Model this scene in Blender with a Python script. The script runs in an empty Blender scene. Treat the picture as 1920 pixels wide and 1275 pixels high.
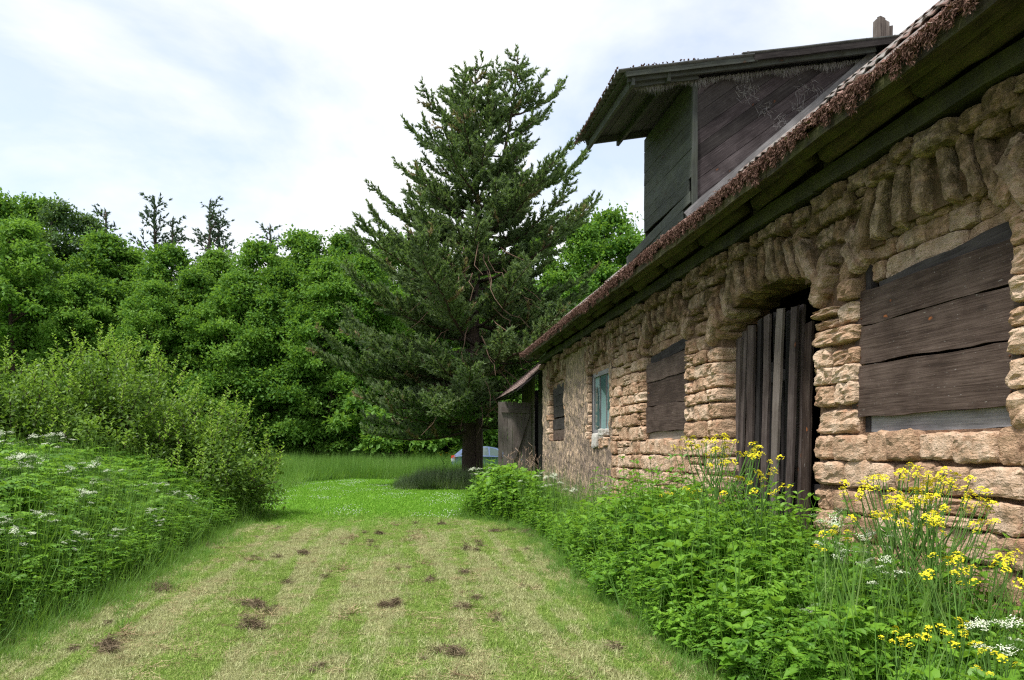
import bpy, math, random
import numpy as np
from mathutils import Vector, Matrix, noise as mn
R = math.radians
random.seed(7)
rng = np.random.default_rng(7)
scene = bpy.context.scene
C = scene.collection

# ------------------------------------------------------------------ camera
F_PX = 1350.0                       # focal length in pixels of the 1920 px wide photograph
YAW = math.atan(200 / F_PX)         # the barn wall runs along +y, the lens looks a little to its right
SN, CS = math.sin(YAW), math.cos(YAW)
CAM = Vector((-4.2, 0, 1.6))
cd = bpy.data.cameras.new('camera'); cam = bpy.data.objects.new('camera', cd); C.objects.link(cam)
cd.sensor_width = 36; cd.lens = 36 * F_PX / 1920; cd.shift_y = 202.5 / 1920
cd.clip_end = 2000; cd.clip_start = .05
cam.location = CAM; cam.rotation_euler = (R(90), 0, -YAW)
scene.camera = cam

# ------------------------------------------------------------------ light
SUN_EL, SUN_AZ = 63, 236            # azimuth clockwise from +y: the sun stands left of and behind the camera
world = bpy.data.worlds.new('World'); scene.world = world; world.use_nodes = True
wt = world.node_tree; wt.nodes.clear()
def nd(t, typ, ins=None, **props):
    n = t.nodes.new(typ)
    for k, v in props.items(): setattr(n, k, v)
    for k, v in (ins or {}).items():
        s = n.inputs[k]
        if isinstance(v, bpy.types.NodeSocket): t.links.new(v, s)
        else: s.default_value = v
    return n
def ramp(t, fac, stops, interp='LINEAR'):
    n = t.nodes.new('ShaderNodeValToRGB'); cr = n.color_ramp; cr.interpolation = interp
    while len(cr.elements) < len(stops): cr.elements.new(.5)
    for e, (p, c) in zip(cr.elements, stops):
        e.position = p; e.color = (*c, 1) if hasattr(c, '__len__') else (c, c, c, 1)
    t.links.new(fac, n.inputs[0]); return n.outputs[0]
def mathn(t, op, a, b=None, c=None):
    n = t.nodes.new('ShaderNodeMath'); n.operation = op
    for i, v in enumerate((a, b, c)):
        if v is None: continue
        if isinstance(v, bpy.types.NodeSocket): t.links.new(v, n.inputs[i])
        else: n.inputs[i].default_value = v
    return n.outputs[0]
def mixc(t, fac, a, b, mode='MIX'):
    n = t.nodes.new('ShaderNodeMix'); n.data_type = 'RGBA'; n.blend_type = mode
    for k, v in ((0, fac), (6, a), (7, b)):
        if isinstance(v, bpy.types.NodeSocket): t.links.new(v, n.inputs[k])
        elif k == 0: n.inputs[k].default_value = v
        else: n.inputs[k].default_value = (*v, 1)
    return n.outputs[2]
def noise(t, vec, scale, detail=4, rough=.55, dist=0):
    n = nd(t, 'ShaderNodeTexNoise', {'Scale': scale, 'Detail': detail, 'Roughness': rough, 'Distortion': dist})
    if vec is not None: t.links.new(vec, n.inputs['Vector'])
    return n.outputs['Fac']
def mapping(t, vec, scale=(1, 1, 1), loc=(0, 0, 0), rot=(0, 0, 0)):
    return nd(t, 'ShaderNodeMapping', {'Vector': vec, 'Scale': scale, 'Location': loc, 'Rotation': rot}).outputs[0]

sky = nd(wt, 'ShaderNodeTexSky', sky_type='NISHITA', sun_disc=False, sun_elevation=R(SUN_EL), sun_rotation=R(SUN_AZ),
         air_density=1.0, dust_density=1.2, ozone_density=1.2)
tc = nd(wt, 'ShaderNodeTexCoord').outputs['Generated']
sp = nd(wt, 'ShaderNodeSeparateXYZ', {0: tc})
zz = mathn(wt, 'ADD', mathn(wt, 'MAXIMUM', sp.outputs[2], 0.0), .22)
pv = nd(wt, 'ShaderNodeCombineXYZ', {0: mathn(wt, 'DIVIDE', sp.outputs[0], zz), 1: mathn(wt, 'DIVIDE', sp.outputs[1], zz), 2: 0.0}).outputs[0]
cn = noise(wt, mapping(wt, pv, (1, 1, 1), (3.1, 1.7, 0)), 1.15, 7, .55, .35)
cmask = ramp(wt, cn, [(.38, .46), (.55, 1.0)])
hz = ramp(wt, sp.outputs[2], [(.0, 1.0), (.42, .0)])
cmask = mathn(wt, 'MAXIMUM', cmask, mathn(wt, 'MULTIPLY', hz, .96))
cshade = ramp(wt, noise(wt, pv, 2.3, 5, .6), [(.3, (.88, .93, 1.0)), (.6, (1.0, 1.0, 1.0))])
bg1 = nd(wt, 'ShaderNodeBackground', {0: sky.outputs[0], 1: .15})
bg2 = nd(wt, 'ShaderNodeBackground', {0: cshade, 1: .62})
ms = nd(wt, 'ShaderNodeMixShader', {0: cmask, 1: bg1.outputs[0], 2: bg2.outputs[0]})
nd(wt, 'ShaderNodeOutputWorld', {0: ms.outputs[0]})

sl = bpy.data.lights.new('sun', 'SUN'); sun = bpy.data.objects.new('sun', sl); C.objects.link(sun)
sl.energy = 3.2; sl.angle = R(8); sl.color = (1, .965, .9)
sd = Vector((math.sin(R(SUN_AZ)) * math.cos(R(SUN_EL)), math.cos(R(SUN_AZ)) * math.cos(R(SUN_EL)), math.sin(R(SUN_EL))))
sun.rotation_euler = sd.to_track_quat('Z', 'Y').to_euler()
scene.view_settings.view_transform = 'Standard'; scene.view_settings.look = 'None'
scene.view_settings.exposure = .92; scene.view_settings.gamma = 1
scene.cycles.max_bounces = 7; scene.cycles.diffuse_bounces = 3; scene.cycles.transparent_max_bounces = 6
scene.cycles.use_denoising = False; scene.cycles.pixel_filter_type = 'BLACKMAN_HARRIS'; scene.cycles.filter_width = 1.25; scene.cycles.sample_clamp_indirect = 6

# ------------------------------------------------------------------ helpers
def ground_pt(px, py):
    """ground position (world x, y) seen at a pixel of the photograph"""
    d = F_PX * 1.6 / (py - 840); return at(px, d)
def at(px, d):
    lat = (px - 960) / F_PX * d
    return (CAM.x + d * SN + lat * CS, d * CS - lat * SN)

def mesh(name, v, f, attr=None, smooth=False):
    v = np.asarray(v, np.float32).reshape(-1, 3)
    me = bpy.data.meshes.new(name)
    if isinstance(f, np.ndarray):
        n, k = f.shape
        me.vertices.add(len(v)); me.vertices.foreach_set('co', v.ravel())
        me.loops.add(n * k); me.loops.foreach_set('vertex_index', f.astype(np.int32).ravel())
        me.polygons.add(n); me.polygons.foreach_set('loop_start', np.arange(0, n * k, k, dtype=np.int32))
        me.update(calc_edges=True)
    else:
        me.from_pydata([tuple(map(float, p)) for p in v], [], [tuple(map(int, q)) for q in f])
    isnp = isinstance(f, np.ndarray)
    me.polygons.foreach_set('use_smooth', [bool(smooth)] * len(me.polygons))
    if attr is not None:
        a = me.attributes.new('tint', 'FLOAT', 'FACE'); a.data.foreach_set('value', np.ascontiguousarray(attr, np.float32))
    if isnp: me.validate()
    return me
def obj(name, me, mat=None, parent=None, loc=None, kind=None, M=None):
    o = bpy.data.objects.new(name, me); C.objects.link(o)
    if mat is not None and me is not None and not me.materials: me.materials.append(mat)
    if parent is not None: o.parent = parent
    if loc is not None: o.location = loc
    if M is not None: o.matrix_basis = M
    if kind: o['kind'] = kind
    return o
def tag(o, label=None, cat=None, group=None, kind=None):
    if label: o['label'] = label
    if cat: o['category'] = cat
    if group: o['group'] = group
    if kind: o['kind'] = kind
    return o
def empty(name, loc=(0, 0, 0), rz=0, parent=None):
    o = bpy.data.objects.new(name, None); C.objects.link(o); o.location = loc; o.rotation_euler = (0, 0, rz)
    o.empty_display_size = .2
    if parent is not None: o.parent = parent
    return o
def copy_tree(o, parent=None):
    c = o.copy(); C.objects.link(c)
    if parent is not None: c.parent = parent
    for ch in list(o.children): copy_tree(ch, c)
    return c
class Acc:
    """collects vertices and equal-sized faces"""
    def __init__(s): s.v = []; s.f = []; s.n = 0; s.t = []
    def add(s, v, f, t=0.0):
        v = np.asarray(v, float).reshape(-1, 3); f = np.asarray(f, int)
        s.v.append(v); s.f.append(f + s.n); s.n += len(v)
        s.t.append(np.broadcast_to(np.asarray(t, float), (len(f),)))
    def mesh(s, name, smooth=False):
        return mesh(name, np.concatenate(s.v), np.concatenate(s.f), np.concatenate(s.t), smooth)
def nrm(a): return a / np.maximum(np.linalg.norm(a, axis=-1, keepdims=True), 1e-9)
def frames(d, up):
    """orthonormal frames: x along d, z near up"""
    d = nrm(d); s = nrm(np.cross(up, d)); n = np.cross(d, s)
    return np.stack([d, s, n], -1)
def scatter(tv, tf, pos, fr, scale):
    """template copies: fr (n,3,3) columns are axes, scale (n,3)"""
    n = len(pos); k = len(tv)
    M = fr * scale[:, None, :]
    v = np.einsum('nij,kj->nki', M, tv) + pos[:, None, :]
    f = tf[None] + (np.arange(n) * k)[:, None, None]
    return v.reshape(-1, 3), f.reshape(-1, tf.shape[1])
def rdir(n, g=rng): return nrm(g.normal(size=(n, 3)))
DIAMOND = (np.array([(0, 0, 0), (.45, .5, .09), (1, 0, -.06), (.45, -.5, .09)]), np.array([(0, 1, 2, 3)]))
BLADE = (np.array([(0, -.5, 0), (0, .5, 0), (.55, .36, .10), (.55, -.36, .10), (1, 0, .0)]), np.array([(0, 1, 2), (0, 2, 3), (3, 2, 4)]))
LEAF = (np.array([(0, 0, 0), (.22, .34, .06), (.22, 0, -.03), (.22, -.34, .06), (.55, .36, .05), (.55, 0, -.06), (.55, -.36, .05), (1, 0, -.16)]),
        np.array([(0, 2, 1), (0, 3, 2), (1, 2, 5), (1, 5, 4), (2, 3, 6), (2, 6, 5), (4, 5, 7), (5, 6, 7)]))
def tube(pts, rad, sides=5, cap=True):
    pts = np.asarray(pts, float); rad = np.broadcast_to(np.asarray(rad, float), (len(pts),))
    tan = nrm(np.gradient(pts, axis=0)); up = np.array([0, 0, 1.]) if abs(tan[0, 2]) < .8 else np.array([1., 0, 0])
    s = nrm(np.cross(np.broadcast_to(up, tan.shape), tan)); n = np.cross(tan, s)
    a = np.arange(sides) / sides * 2 * np.pi
    v = pts[:, None] + rad[:, None, None] * (np.cos(a)[None, :, None] * s[:, None] + np.sin(a)[None, :, None] * n[:, None])
    f = []
    for i in range(len(pts) - 1):
        for j in range(sides):
            k = (j + 1) % sides
            f.append((i * sides + j, i * sides + k, (i + 1) * sides + k, (i + 1) * sides + j))
    if cap:
        m = (len(pts) - 1) * sides
        if sides == 4: f += [(0, 3, 2, 1), (m, m + 1, m + 2, m + 3)]
        else:
            for b, r_ in ((0, -1), (m, 1)):
                for j in range(1, sides - 1, 2):
                    q = [b, b + j, b + j + 1, b + min(j + 2, sides - 1)]
                    f.append(q if r_ > 0 else q[::-1])
    return v.reshape(-1, 3), np.array(f)
def boxv(x0, x1, y0, y1, z0, z1):
    v = [(x, y, z) for x in (x0, x1) for y in (y0, y1) for z in (z0, z1)]
    return np.array(v), np.array([(0, 1, 3, 2), (4, 6, 7, 5), (0, 4, 5, 1), (2, 3, 7, 6), (0, 2, 6, 4), (1, 5, 7, 3)])
def fbm(p, s=1.0, o=3):
    return mn.fractal(Vector(p) * s, .8, 2.1, o)

# ------------------------------------------------------------------ materials
def new_mat(name):
    m = bpy.data.materials.new(name); m.use_nodes = True; t = m.node_tree; t.nodes.clear()
    return m, t, nd(t, 'ShaderNodeOutputMaterial')
def finish(t, out, col, rough=.8, bump=None, bstr=.4, bdist=.02, spec=.3, metallic=0, extra=None):
    ins = {'Base Color': col, 'Roughness': rough, 'Specular IOR Level': spec, 'Metallic': metallic}
    ins.update(extra or {})
    p = nd(t, 'ShaderNodeBsdfPrincipled', {k: ((*v, 1) if isinstance(v, tuple) and len(v) == 3 else v) for k, v in ins.items()})
    if bump is not None:
        b = nd(t, 'ShaderNodeBump', {'Strength': bstr, 'Distance': bdist, 'Height': bump}); t.links.new(b.outputs[0], p.inputs['Normal'])
    t.links.new(p.outputs[0], out.inputs[0]); return p
def pos(t): return nd(t, 'ShaderNodeNewGeometry').outputs['Position']

def leaf_mat(name, cols, trans=.35, rough=.5, patch=.6, spec=.35, pscale=.7):
    m, t, out = new_mat(name)
    P = pos(t)
    a = nd(t, 'ShaderNodeAttribute', attribute_name='tint').outputs['Fac']
    r = nd(t, 'ShaderNodeObjectInfo').outputs['Random']
    n1 = noise(t, P, pscale, 2)
    fac = mathn(t, 'ADD', mathn(t, 'MULTIPLY', a, .55), mathn(t, 'ADD', mathn(t, 'MULTIPLY', r, .22), mathn(t, 'MULTIPLY', mathn(t, 'SUBTRACT', n1, .5), patch)))
    k = len(cols) - 1
    col = ramp(t, mathn(t, 'ADD', fac, .1), [(i / k, c) for i, c in enumerate(cols)])
    p = nd(t, 'ShaderNodeBsdfPrincipled', {'Base Color': col, 'Roughness': rough, 'Specular IOR Level': spec})
    tr = nd(t, 'ShaderNodeBsdfTranslucent', {0: mixc(t, .5, col, (.25, .42, .03), 'MIX')})
    mx = nd(t, 'ShaderNodeMixShader', {0: trans, 1: p.outputs[0], 2: tr.outputs[0]})
    t.links.new(mx.outputs[0], out.inputs[0]); return m

def wood_mat(name, dark, mid, light, moss=0.0, knots=.0, rough=.85, grain=1.0, bl=.5):
    m, t, out = new_mat(name)
    o = nd(t, 'ShaderNodeTexCoord').outputs['Object']
    rnd = nd(t, 'ShaderNodeObjectInfo').outputs['Random']
    off = nd(t, 'ShaderNodeCombineXYZ', {0: mathn(t, 'MULTIPLY', rnd, 37.0), 1: mathn(t, 'MULTIPLY', rnd, 91.0), 2: 0.0}).outputs[0]
    v = nd(t, 'ShaderNodeVectorMath', {0: o, 1: off}, operation='ADD').outputs[0]
    warp = noise(t, mapping(t, v, (1.2, 4, 4)), 1.5, 2)
    g = noise(t, mapping(t, v, (1.6 * grain, 46, 46)), 1.6, 5, .65, .4)
    g2 = noise(t, mapping(t, v, (.7, 130, 130)), 1.5, 2)
    blot = noise(t, v, 3.2, 5, .6)
    fac = mathn(t, 'ADD', mathn(t, 'MULTIPLY', g, .62), mathn(t, 'ADD', mathn(t, 'MULTIPLY', warp, .22), mathn(t, 'ADD', mathn(t, 'MULTIPLY', blot, .35), mathn(t, 'MULTIPLY', rnd, .16))))
    col = ramp(t, fac, [(.42, dark), (.62, mid), (.92, light)])
    fl = ramp(t, noise(t, mapping(t, v, (18, 70, 70)), 1.0, 3, .7), [(.66, 0.0), (.72, 1.0)])
    col = mixc(t, mathn(t, 'MULTIPLY', fl, .35 * bl), col, (.34, .33, .31))
    if knots:
        wv = nd(t, 'ShaderNodeVectorMath', {0: v, 1: mapping(t, nd(t, 'ShaderNodeTexNoise', {'Vector': v, 'Scale': 14.0, 'Detail': 3.0}).outputs['Color'], (.045, .045, .045))}, operation='ADD').outputs[0]
        vo = nd(t, 'ShaderNodeTexVoronoi', {'Vector': mapping(t, wv, (2.6, 5.2, 5.2)), 'Scale': 1.0, 'Randomness': 1.0})
        halo = ramp(t, vo.outputs['Distance'], [(.05, 1.0), (.22, 0.0)]); col = mixc(t, mathn(t, 'MULTIPLY', halo, .6), col, (.012, .008, .007))
        kk = ramp(t, vo.outputs['Distance'], [(.035, 1.0), (.085, 0.0)])
        col = mixc(t, mathn(t, 'MULTIPLY', kk, knots), col, (.30, .10, .03))
    if moss:
        mm = ramp(t, noise(t, pos(t), 4.0, 5, .65), [(.40, 0.0), (.62, 1.0)])
        col = mixc(t, mathn(t, 'MULTIPLY', mm, moss), col, (.085, .095, .018))
    h = mathn(t, 'ADD', mathn(t, 'MULTIPLY', g, 1.0), mathn(t, 'MULTIPLY', g2, .5))
    finish(t, out, col, rough, h, .55, .006, .25); return m

def stone_mat(name, a, b, c, mossy=True):
    m, t, out = new_mat(name)
    P = pos(t)
    rnd = nd(t, 'ShaderNodeObjectInfo').outputs['Random']
    n1 = noise(t, P, 6, 6, .62); n2 = noise(t, mapping(t, P, (24, 24, 60)), 1.0, 4, .65, .5); n3 = noise(t, P, 60, 3, .6)
    f = mathn(t, 'ADD', mathn(t, 'MULTIPLY', n1, .75), mathn(t, 'ADD', mathn(t, 'MULTIPLY', n2, .30), mathn(t, 'MULTIPLY', rnd, .28)))
    col = ramp(t, f, [(.38, a), (.62, b), (.88, c)])
    pit = ramp(t, noise(t, P, 38, 4, .7), [(.30, 1.0), (.42, 0.0)])
    col = mixc(t, mathn(t, 'MULTIPLY', pit, .55), col, (.09, .055, .035))
    red = ramp(t, noise(t, P, 3.1, 4, .7), [(.56, 0.0), (.70, 1.0)])
    col = mixc(t, mathn(t, 'MULTIPLY', red, .55), col, (.30, .115, .055))
    if mossy:  # moss high on the wall, darkened to paint in the shade under the eaves
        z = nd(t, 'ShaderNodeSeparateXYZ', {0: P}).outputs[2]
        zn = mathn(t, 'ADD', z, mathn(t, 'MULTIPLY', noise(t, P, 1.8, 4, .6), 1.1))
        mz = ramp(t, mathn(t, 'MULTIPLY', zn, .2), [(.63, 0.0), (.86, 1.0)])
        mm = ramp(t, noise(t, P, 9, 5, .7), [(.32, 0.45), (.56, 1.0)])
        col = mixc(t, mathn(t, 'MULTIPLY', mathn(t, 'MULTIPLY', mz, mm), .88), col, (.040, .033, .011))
        gr = ramp(t, noise(t, P, 2.2, 5, .7), [(.60, 0.0), (.74, 1.0)])
        col = mixc(t, mathn(t, 'MULTIPLY', gr, .30), col, (.30, .30, .27))
    h = mathn(t, 'ADD', mathn(t, 'MULTIPLY', n2, .8), mathn(t, 'ADD', mathn(t, 'MULTIPLY', n3, .45), mathn(t, 'MULTIPLY', n1, .9)))
    finish(t, out, col, .95, h, .9, .035, .12); return m

M = {}
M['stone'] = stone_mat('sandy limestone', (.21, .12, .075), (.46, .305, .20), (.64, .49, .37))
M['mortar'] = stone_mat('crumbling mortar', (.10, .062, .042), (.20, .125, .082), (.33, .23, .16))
M['wood'] = wood_mat('weathered dark boards', (.011, .0065, .0048), (.040, .025, .019), (.13, .094, .078), 0, .9, bl=1.6)
M['wood_lead'] = wood_mat('lead grey plank', (.04, .031, .027), (.10, .080, .070), (.21, .18, .16), bl=1)
M['wood_dark'] = wood_mat('black boards', (.008, .006, .006), (.022, .018, .018), (.07, .062, .06), 0, .25)
M['wood_door'] = wood_mat('greyed door planks', (.016, .011, .010), (.060, .044, .040), (.17, .14, .13), 0, .4, bl=1)
M['wood_pale'] = wood_mat('greyed pale board', (.09, .075, .065), (.21, .18, .15), (.38, .34, .29))
M['wood_grey'] = wood_mat('silver grey batten', (.05, .048, .05), (.14, .135, .14), (.32, .31, .32), bl=1)
M['wood_green'] = wood_mat('algae covered boards', (.014, .016, .015), (.040, .044, .041), (.09, .10, .092), .10, .15)
M['wood_moss'] = wood_mat('mossy eaves timber', (.010, .008, .006), (.030, .025, .017), (.11, .088, .055), .4)
M['wood_shed'] = wood_mat('shed boards', (.035, .027, .024), (.105, .085, .076), (.22, .19, .175), 0, .2, bl=1)

M['wood_algae'] = wood_mat('algae wall plate', (.009, .009, .006), (.020, .021, .013), (.05, .05, .03), .3)
def plaster_mat():
    m, t, out = new_mat('mud render')
    P = pos(t)
    n1 = noise(t, mapping(t, P, (8, 8, 4.6)), 1.0, 7, .72, .3); n2 = noise(t, mapping(t, P, (36, 36, 22)), 1.0, 4, .7)
    base = ramp(t, n2, [(.3, (.10, .078, .062)), (.55, (.20, .155, .125)), (.8, (.32, .26, .22))])
    ex = ramp(t, mathn(t, 'ADD', mathn(t, 'MULTIPLY', n1, .8), mathn(t, 'MULTIPLY', noise(t, P, 1.1, 3), .25)), [(.50, 0.0), (.60, 1.0)])
    col = mixc(t, ex, base, ramp(t, n2, [(.3, (.32, .21, .13)), (.7, (.60, .47, .34))]))
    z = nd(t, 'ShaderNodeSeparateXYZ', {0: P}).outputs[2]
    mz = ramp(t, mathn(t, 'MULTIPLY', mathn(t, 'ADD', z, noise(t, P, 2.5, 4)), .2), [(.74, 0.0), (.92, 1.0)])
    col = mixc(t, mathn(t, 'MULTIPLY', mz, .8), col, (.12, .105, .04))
    h = mathn(t, 'ADD', n1, mathn(t, 'MULTIPLY', n2, .6))
    finish(t, out, col, .95, h, 1.0, .05, .1); return m
M['plaster'] = plaster_mat()

def fiber_cement():
    m, t, out = new_mat('fibre cement')
    P = pos(t)
    n = noise(t, P, 5, 6, .7)
    col = ramp(t, n, [(.3, (.10, .095, .09)), (.55, (.23, .22, .21)), (.8, (.36, .35, .34))])
    mo = ramp(t, noise(t, P, 3.3, 6, .75), [(.45, 0.0), (.58, 1.0)])
    col = mixc(t, mathn(t, 'MULTIPLY', mo, .8), col, (.13, .065, .05))
    finish(t, out, col, .95, noise(t, P, 50, 4, .7), .6, .01, .1); return m
M['cement'] = fiber_cement()
M['cement_grey'] = None
def simple(name, cols, scale, rough=.9, stretch=(1, 1, 1), bump=.4, space='P', spec=.2, metallic=0):
    m, t, out = new_mat(name)
    P = pos(t) if space == 'P' else nd(t, 'ShaderNodeTexCoord').outputs['Object']
    n = noise(t, mapping(t, P, stretch), scale, 5, .65)
    a = nd(t, 'ShaderNodeAttribute', attribute_name='tint').outputs['Fac']
    r = nd(t, 'ShaderNodeObjectInfo').outputs['Random']
    fac = mathn(t, 'ADD', mathn(t, 'MULTIPLY', n, .8), mathn(t, 'ADD', mathn(t, 'MULTIPLY', a, .4), mathn(t, 'MULTIPLY', r, .1)))
    k = len(cols) - 1
    col = ramp(t, fac, [(.25 + .6 * i / k, c) for i, c in enumerate(cols)])
    finish(t, out, col, rough, n, bump, .02, spec, metallic); return m
M['cement_grey'] = simple('grey corrugated sheet', [(.045, .048, .048), (.12, .125, .125), (.25, .25, .24)], 6, bump=.6)
M['moss'] = simple('rusty dry moss', [(.028, .012, .009), (.080, .038, .028), (.19, .115, .09)], 9)
M['moss_top'] = simple('rusty crusted moss', [(.06, .024, .018), (.16, .075, .055), (.36, .27, .24)], 7, bump=1)
M['web'] = simple('dusty cobweb fringe', [(.14, .13, .13), (.30, .29, .29)], 5)
M['bark'] = simple('rough bark', [(.025, .017, .013), (.075, .052, .042), (.15, .115, .095)], 6, stretch=(5, 5, 1), bump=1, space='O')
M['bark_pale'] = simple('pale grey bark', [(.05, .045, .04), (.14, .125, .11), (.27, .25, .22)], 4, stretch=(4, 4, 1), bump=.8, space='O')
M['twig'] = simple('dead twigs', [(.07, .04, .028), (.17, .11, .08), (.25, .17, .13)], 6)
M['stem'] = simple('green stems', [(.05, .11, .02), (.10, .20, .04)], 8)
M['rust'] = simple('rusty iron', [(.05, .02, .012), (.16, .07, .035)], 60)
M['white'] = simple('white petals', [(.62, .64, .58), (.82, .84, .80)], 30, bump=0)
M['cream'] = simple('creamy umbel petals', [(.30, .36, .22), (.48, .53, .38), (.62, .65, .53)], 40, bump=0)
M['yellow'] = simple('yellow petals', [(.50, .38, .01), (.70, .60, .015), (.80, .74, .05)], 60, bump=0)
M['hay'] = simple('dry cut hay', [(.05, .034, .022), (.15, .112, .070), (.30, .25, .16)], 12)
M['litter'] = simple('pale cut grass', [(.09, .055, .035), (.24, .18, .10), (.46, .41, .22)], 2.2)
M['deadflower'] = simple('withered stalks', [(.16, .11, .08), (.33, .24, .18)], 12)
M['limewash'] = simple('limewashed scraps', [(.35, .33, .30), (.62, .60, .56)], 9)

M['forest'] = leaf_mat('forest leaves', [(.042, .115, .018), (.085, .20, .028), (.15, .295, .045), (.26, .41, .09)], .46, .55, .9, .22, .22)
M['forest_pale'] = leaf_mat('willow leaves', [(.03, .075, .022), (.07, .135, .045), (.12, .20, .07)], .3, .5, .6, .3, .3)
M['pine'] = leaf_mat('pine needles', [(.050, .080, .040), (.105, .155, .072), (.175, .235, .11), (.27, .19, .12)], .34, .6, .75, .25, .8)
M['bush'] = leaf_mat('bush leaves', [(.045, .095, .016), (.10, .185, .028), (.19, .32, .045), (.34, .48, .07)], .45, .45, .35, .3, 1.1)
M['nettle'] = leaf_mat('nettle leaves', [(.024, .090, .011), (.072, .195, .020), (.165, .345, .033), (.28, .48, .055)], .48, .45, .7, .4, 1.4)
M['herb'] = leaf_mat('herb leaves', [(.035, .11, .011), (.09, .22, .020), (.175, .36, .034), (.26, .46, .05)], .46, .5, .7, .3, 1.1)
M['meadow'] = leaf_mat('meadow grass', [(.05, .13, .02), (.10, .23, .035), (.17, .32, .06), (.26, .36, .13)], .45, .55, .8, .3, .35)

def lawn_cols(t):
    """patchy colours of the mown turf from world position: used by the ground and by the grass on it"""
    P = pos(t); s = nd(t, 'ShaderNodeSeparateXYZ', {0: P})
    far = ramp(t, mathn(t, 'MULTIPLY', mathn(t, 'ADD', s.outputs[1], mathn(t, 'MULTIPLY', noise(t, P, .45, 3), 5.0)), .04), [(.66, 0.0), (.80, 1.0)])
    st = noise(t, mapping(t, P, (2.3, .16, 1), rot=(0, 0, R(-2))), 1.0, 5, .62, .15)
    pt = noise(t, P, 2.6, 5, .65)
    dry = ramp(t, mathn(t, 'ADD', mathn(t, 'MULTIPLY', st, .68), mathn(t, 'MULTIPLY', pt, .32)), [(.44, 0.0), (.55, 1.0)])
    dry = mathn(t, 'MULTIPLY', dry, mathn(t, 'SUBTRACT', 1.0, mathn(t, 'MULTIPLY', far, .93)))
    return P, far, dry, pt
def ground_mat():
    m, t, out = new_mat('mown turf')
    P, far, dry, pt = lawn_cols(t)
    fine = noise(t, P, 22, 5, .7)
    g = mixc(t, far, ramp(t, fine, [(.3, (.08, .13, .025)), (.7, (.20, .28, .06))]), ramp(t, fine, [(.3, (.06, .15, .012)), (.7, (.15, .31, .03))]))
    d = ramp(t, fine, [(.3, (.13, .12, .05)), (.55, (.26, .27, .11)), (.8, (.36, .38, .17))])
    col = mixc(t, mathn(t, 'MULTIPLY', dry, .8), g, d)
    bare = ramp(t, noise(t, P, 3.8, 5, .75), [(.64, 0.0), (.70, 1.0)])
    bare = mathn(t, 'MULTIPLY', bare, mathn(t, 'SUBTRACT', 1.0, far))
    col = mixc(t, mathn(t, 'MULTIPLY', bare, .75), col, (.105, .07, .05))
    finish(t, out, col, .95, mathn(t, 'ADD', fine, pt), .8, .04, .1); return m
M['ground'] = ground_mat()
def lawn_blade():
    m, t, out = new_mat('lawn grass blades')
    P, far, dry, pt = lawn_cols(t)
    a = nd(t, 'ShaderNodeAttribute', attribute_name='tint').outputs['Fac']
    g = mixc(t, far, ramp(t, a, [(0, (.11, .20, .025)), (.6, (.23, .35, .06)), (1, (.38, .44, .14))]), ramp(t, a, [(0, (.085, .22, .012)), (.7, (.19, .40, .03)), (1, (.28, .46, .06))]))
    d = ramp(t, a, [(0, (.17, .16, .07)), (.5, (.37, .39, .17)), (1, (.54, .56, .30))])
    f = ramp(t, mathn(t, 'ADD', mathn(t, 'MULTIPLY', dry, .72), mathn(t, 'MULTIPLY', a, .35)), [(.45, 0.0), (.75, 1.0)])
    col = mixc(t, f, g, d)
    p = nd(t, 'ShaderNodeBsdfPrincipled', {'Base Color': col, 'Roughness': .6, 'Specular IOR Level': .25})
    tr = nd(t, 'ShaderNodeBsdfTranslucent', {0: col})
    mx = nd(t, 'ShaderNodeMixShader', {0: .3, 1: p.outputs[0], 2: tr.outputs[0]}); t.links.new(mx.outputs[0], out.inputs[0])
    return m
M['lawn'] = lawn_blade()

def glossy(name, col, rough=.25, metallic=0, spec=.5, coat=0):
    m, t, out = new_mat(name)
    n = noise(t, pos(t), 6, 4, .6)
    c = mixc(t, mathn(t, 'MULTIPLY', n, .35), col, tuple(x * .6 for x in col))
    finish(t, out, c, rough, spec=spec, metallic=metallic, extra={'Coat Weight': coat}); return m
M['pane'] = glossy('dusty window glass', (.24, .37, .37), .12, 0, .9)
M['pane_dark'] = glossy('dark window glass', (.07, .13, .13), .08, 0, .9)
M['car'] = glossy('blue car paint', (.10, .15, .30), .3, .2, .5, .9)
M['carglass'] = glossy('car glass', (.10, .14, .14), .05, 0, 1.0)
M['tyre'] = glossy('tyre rubber', (.02, .02, .02), .8)
M['rim'] = glossy('wheel alloy', (.4, .4, .42), .3, .9)
M['red'] = glossy('red lamp lens', (.65, .05, .04), .2)
M['clear'] = glossy('clear lamp lens', (.7, .72, .75), .15)
M['black'] = glossy('black plastic', (.025, .025, .027), .6)

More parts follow.
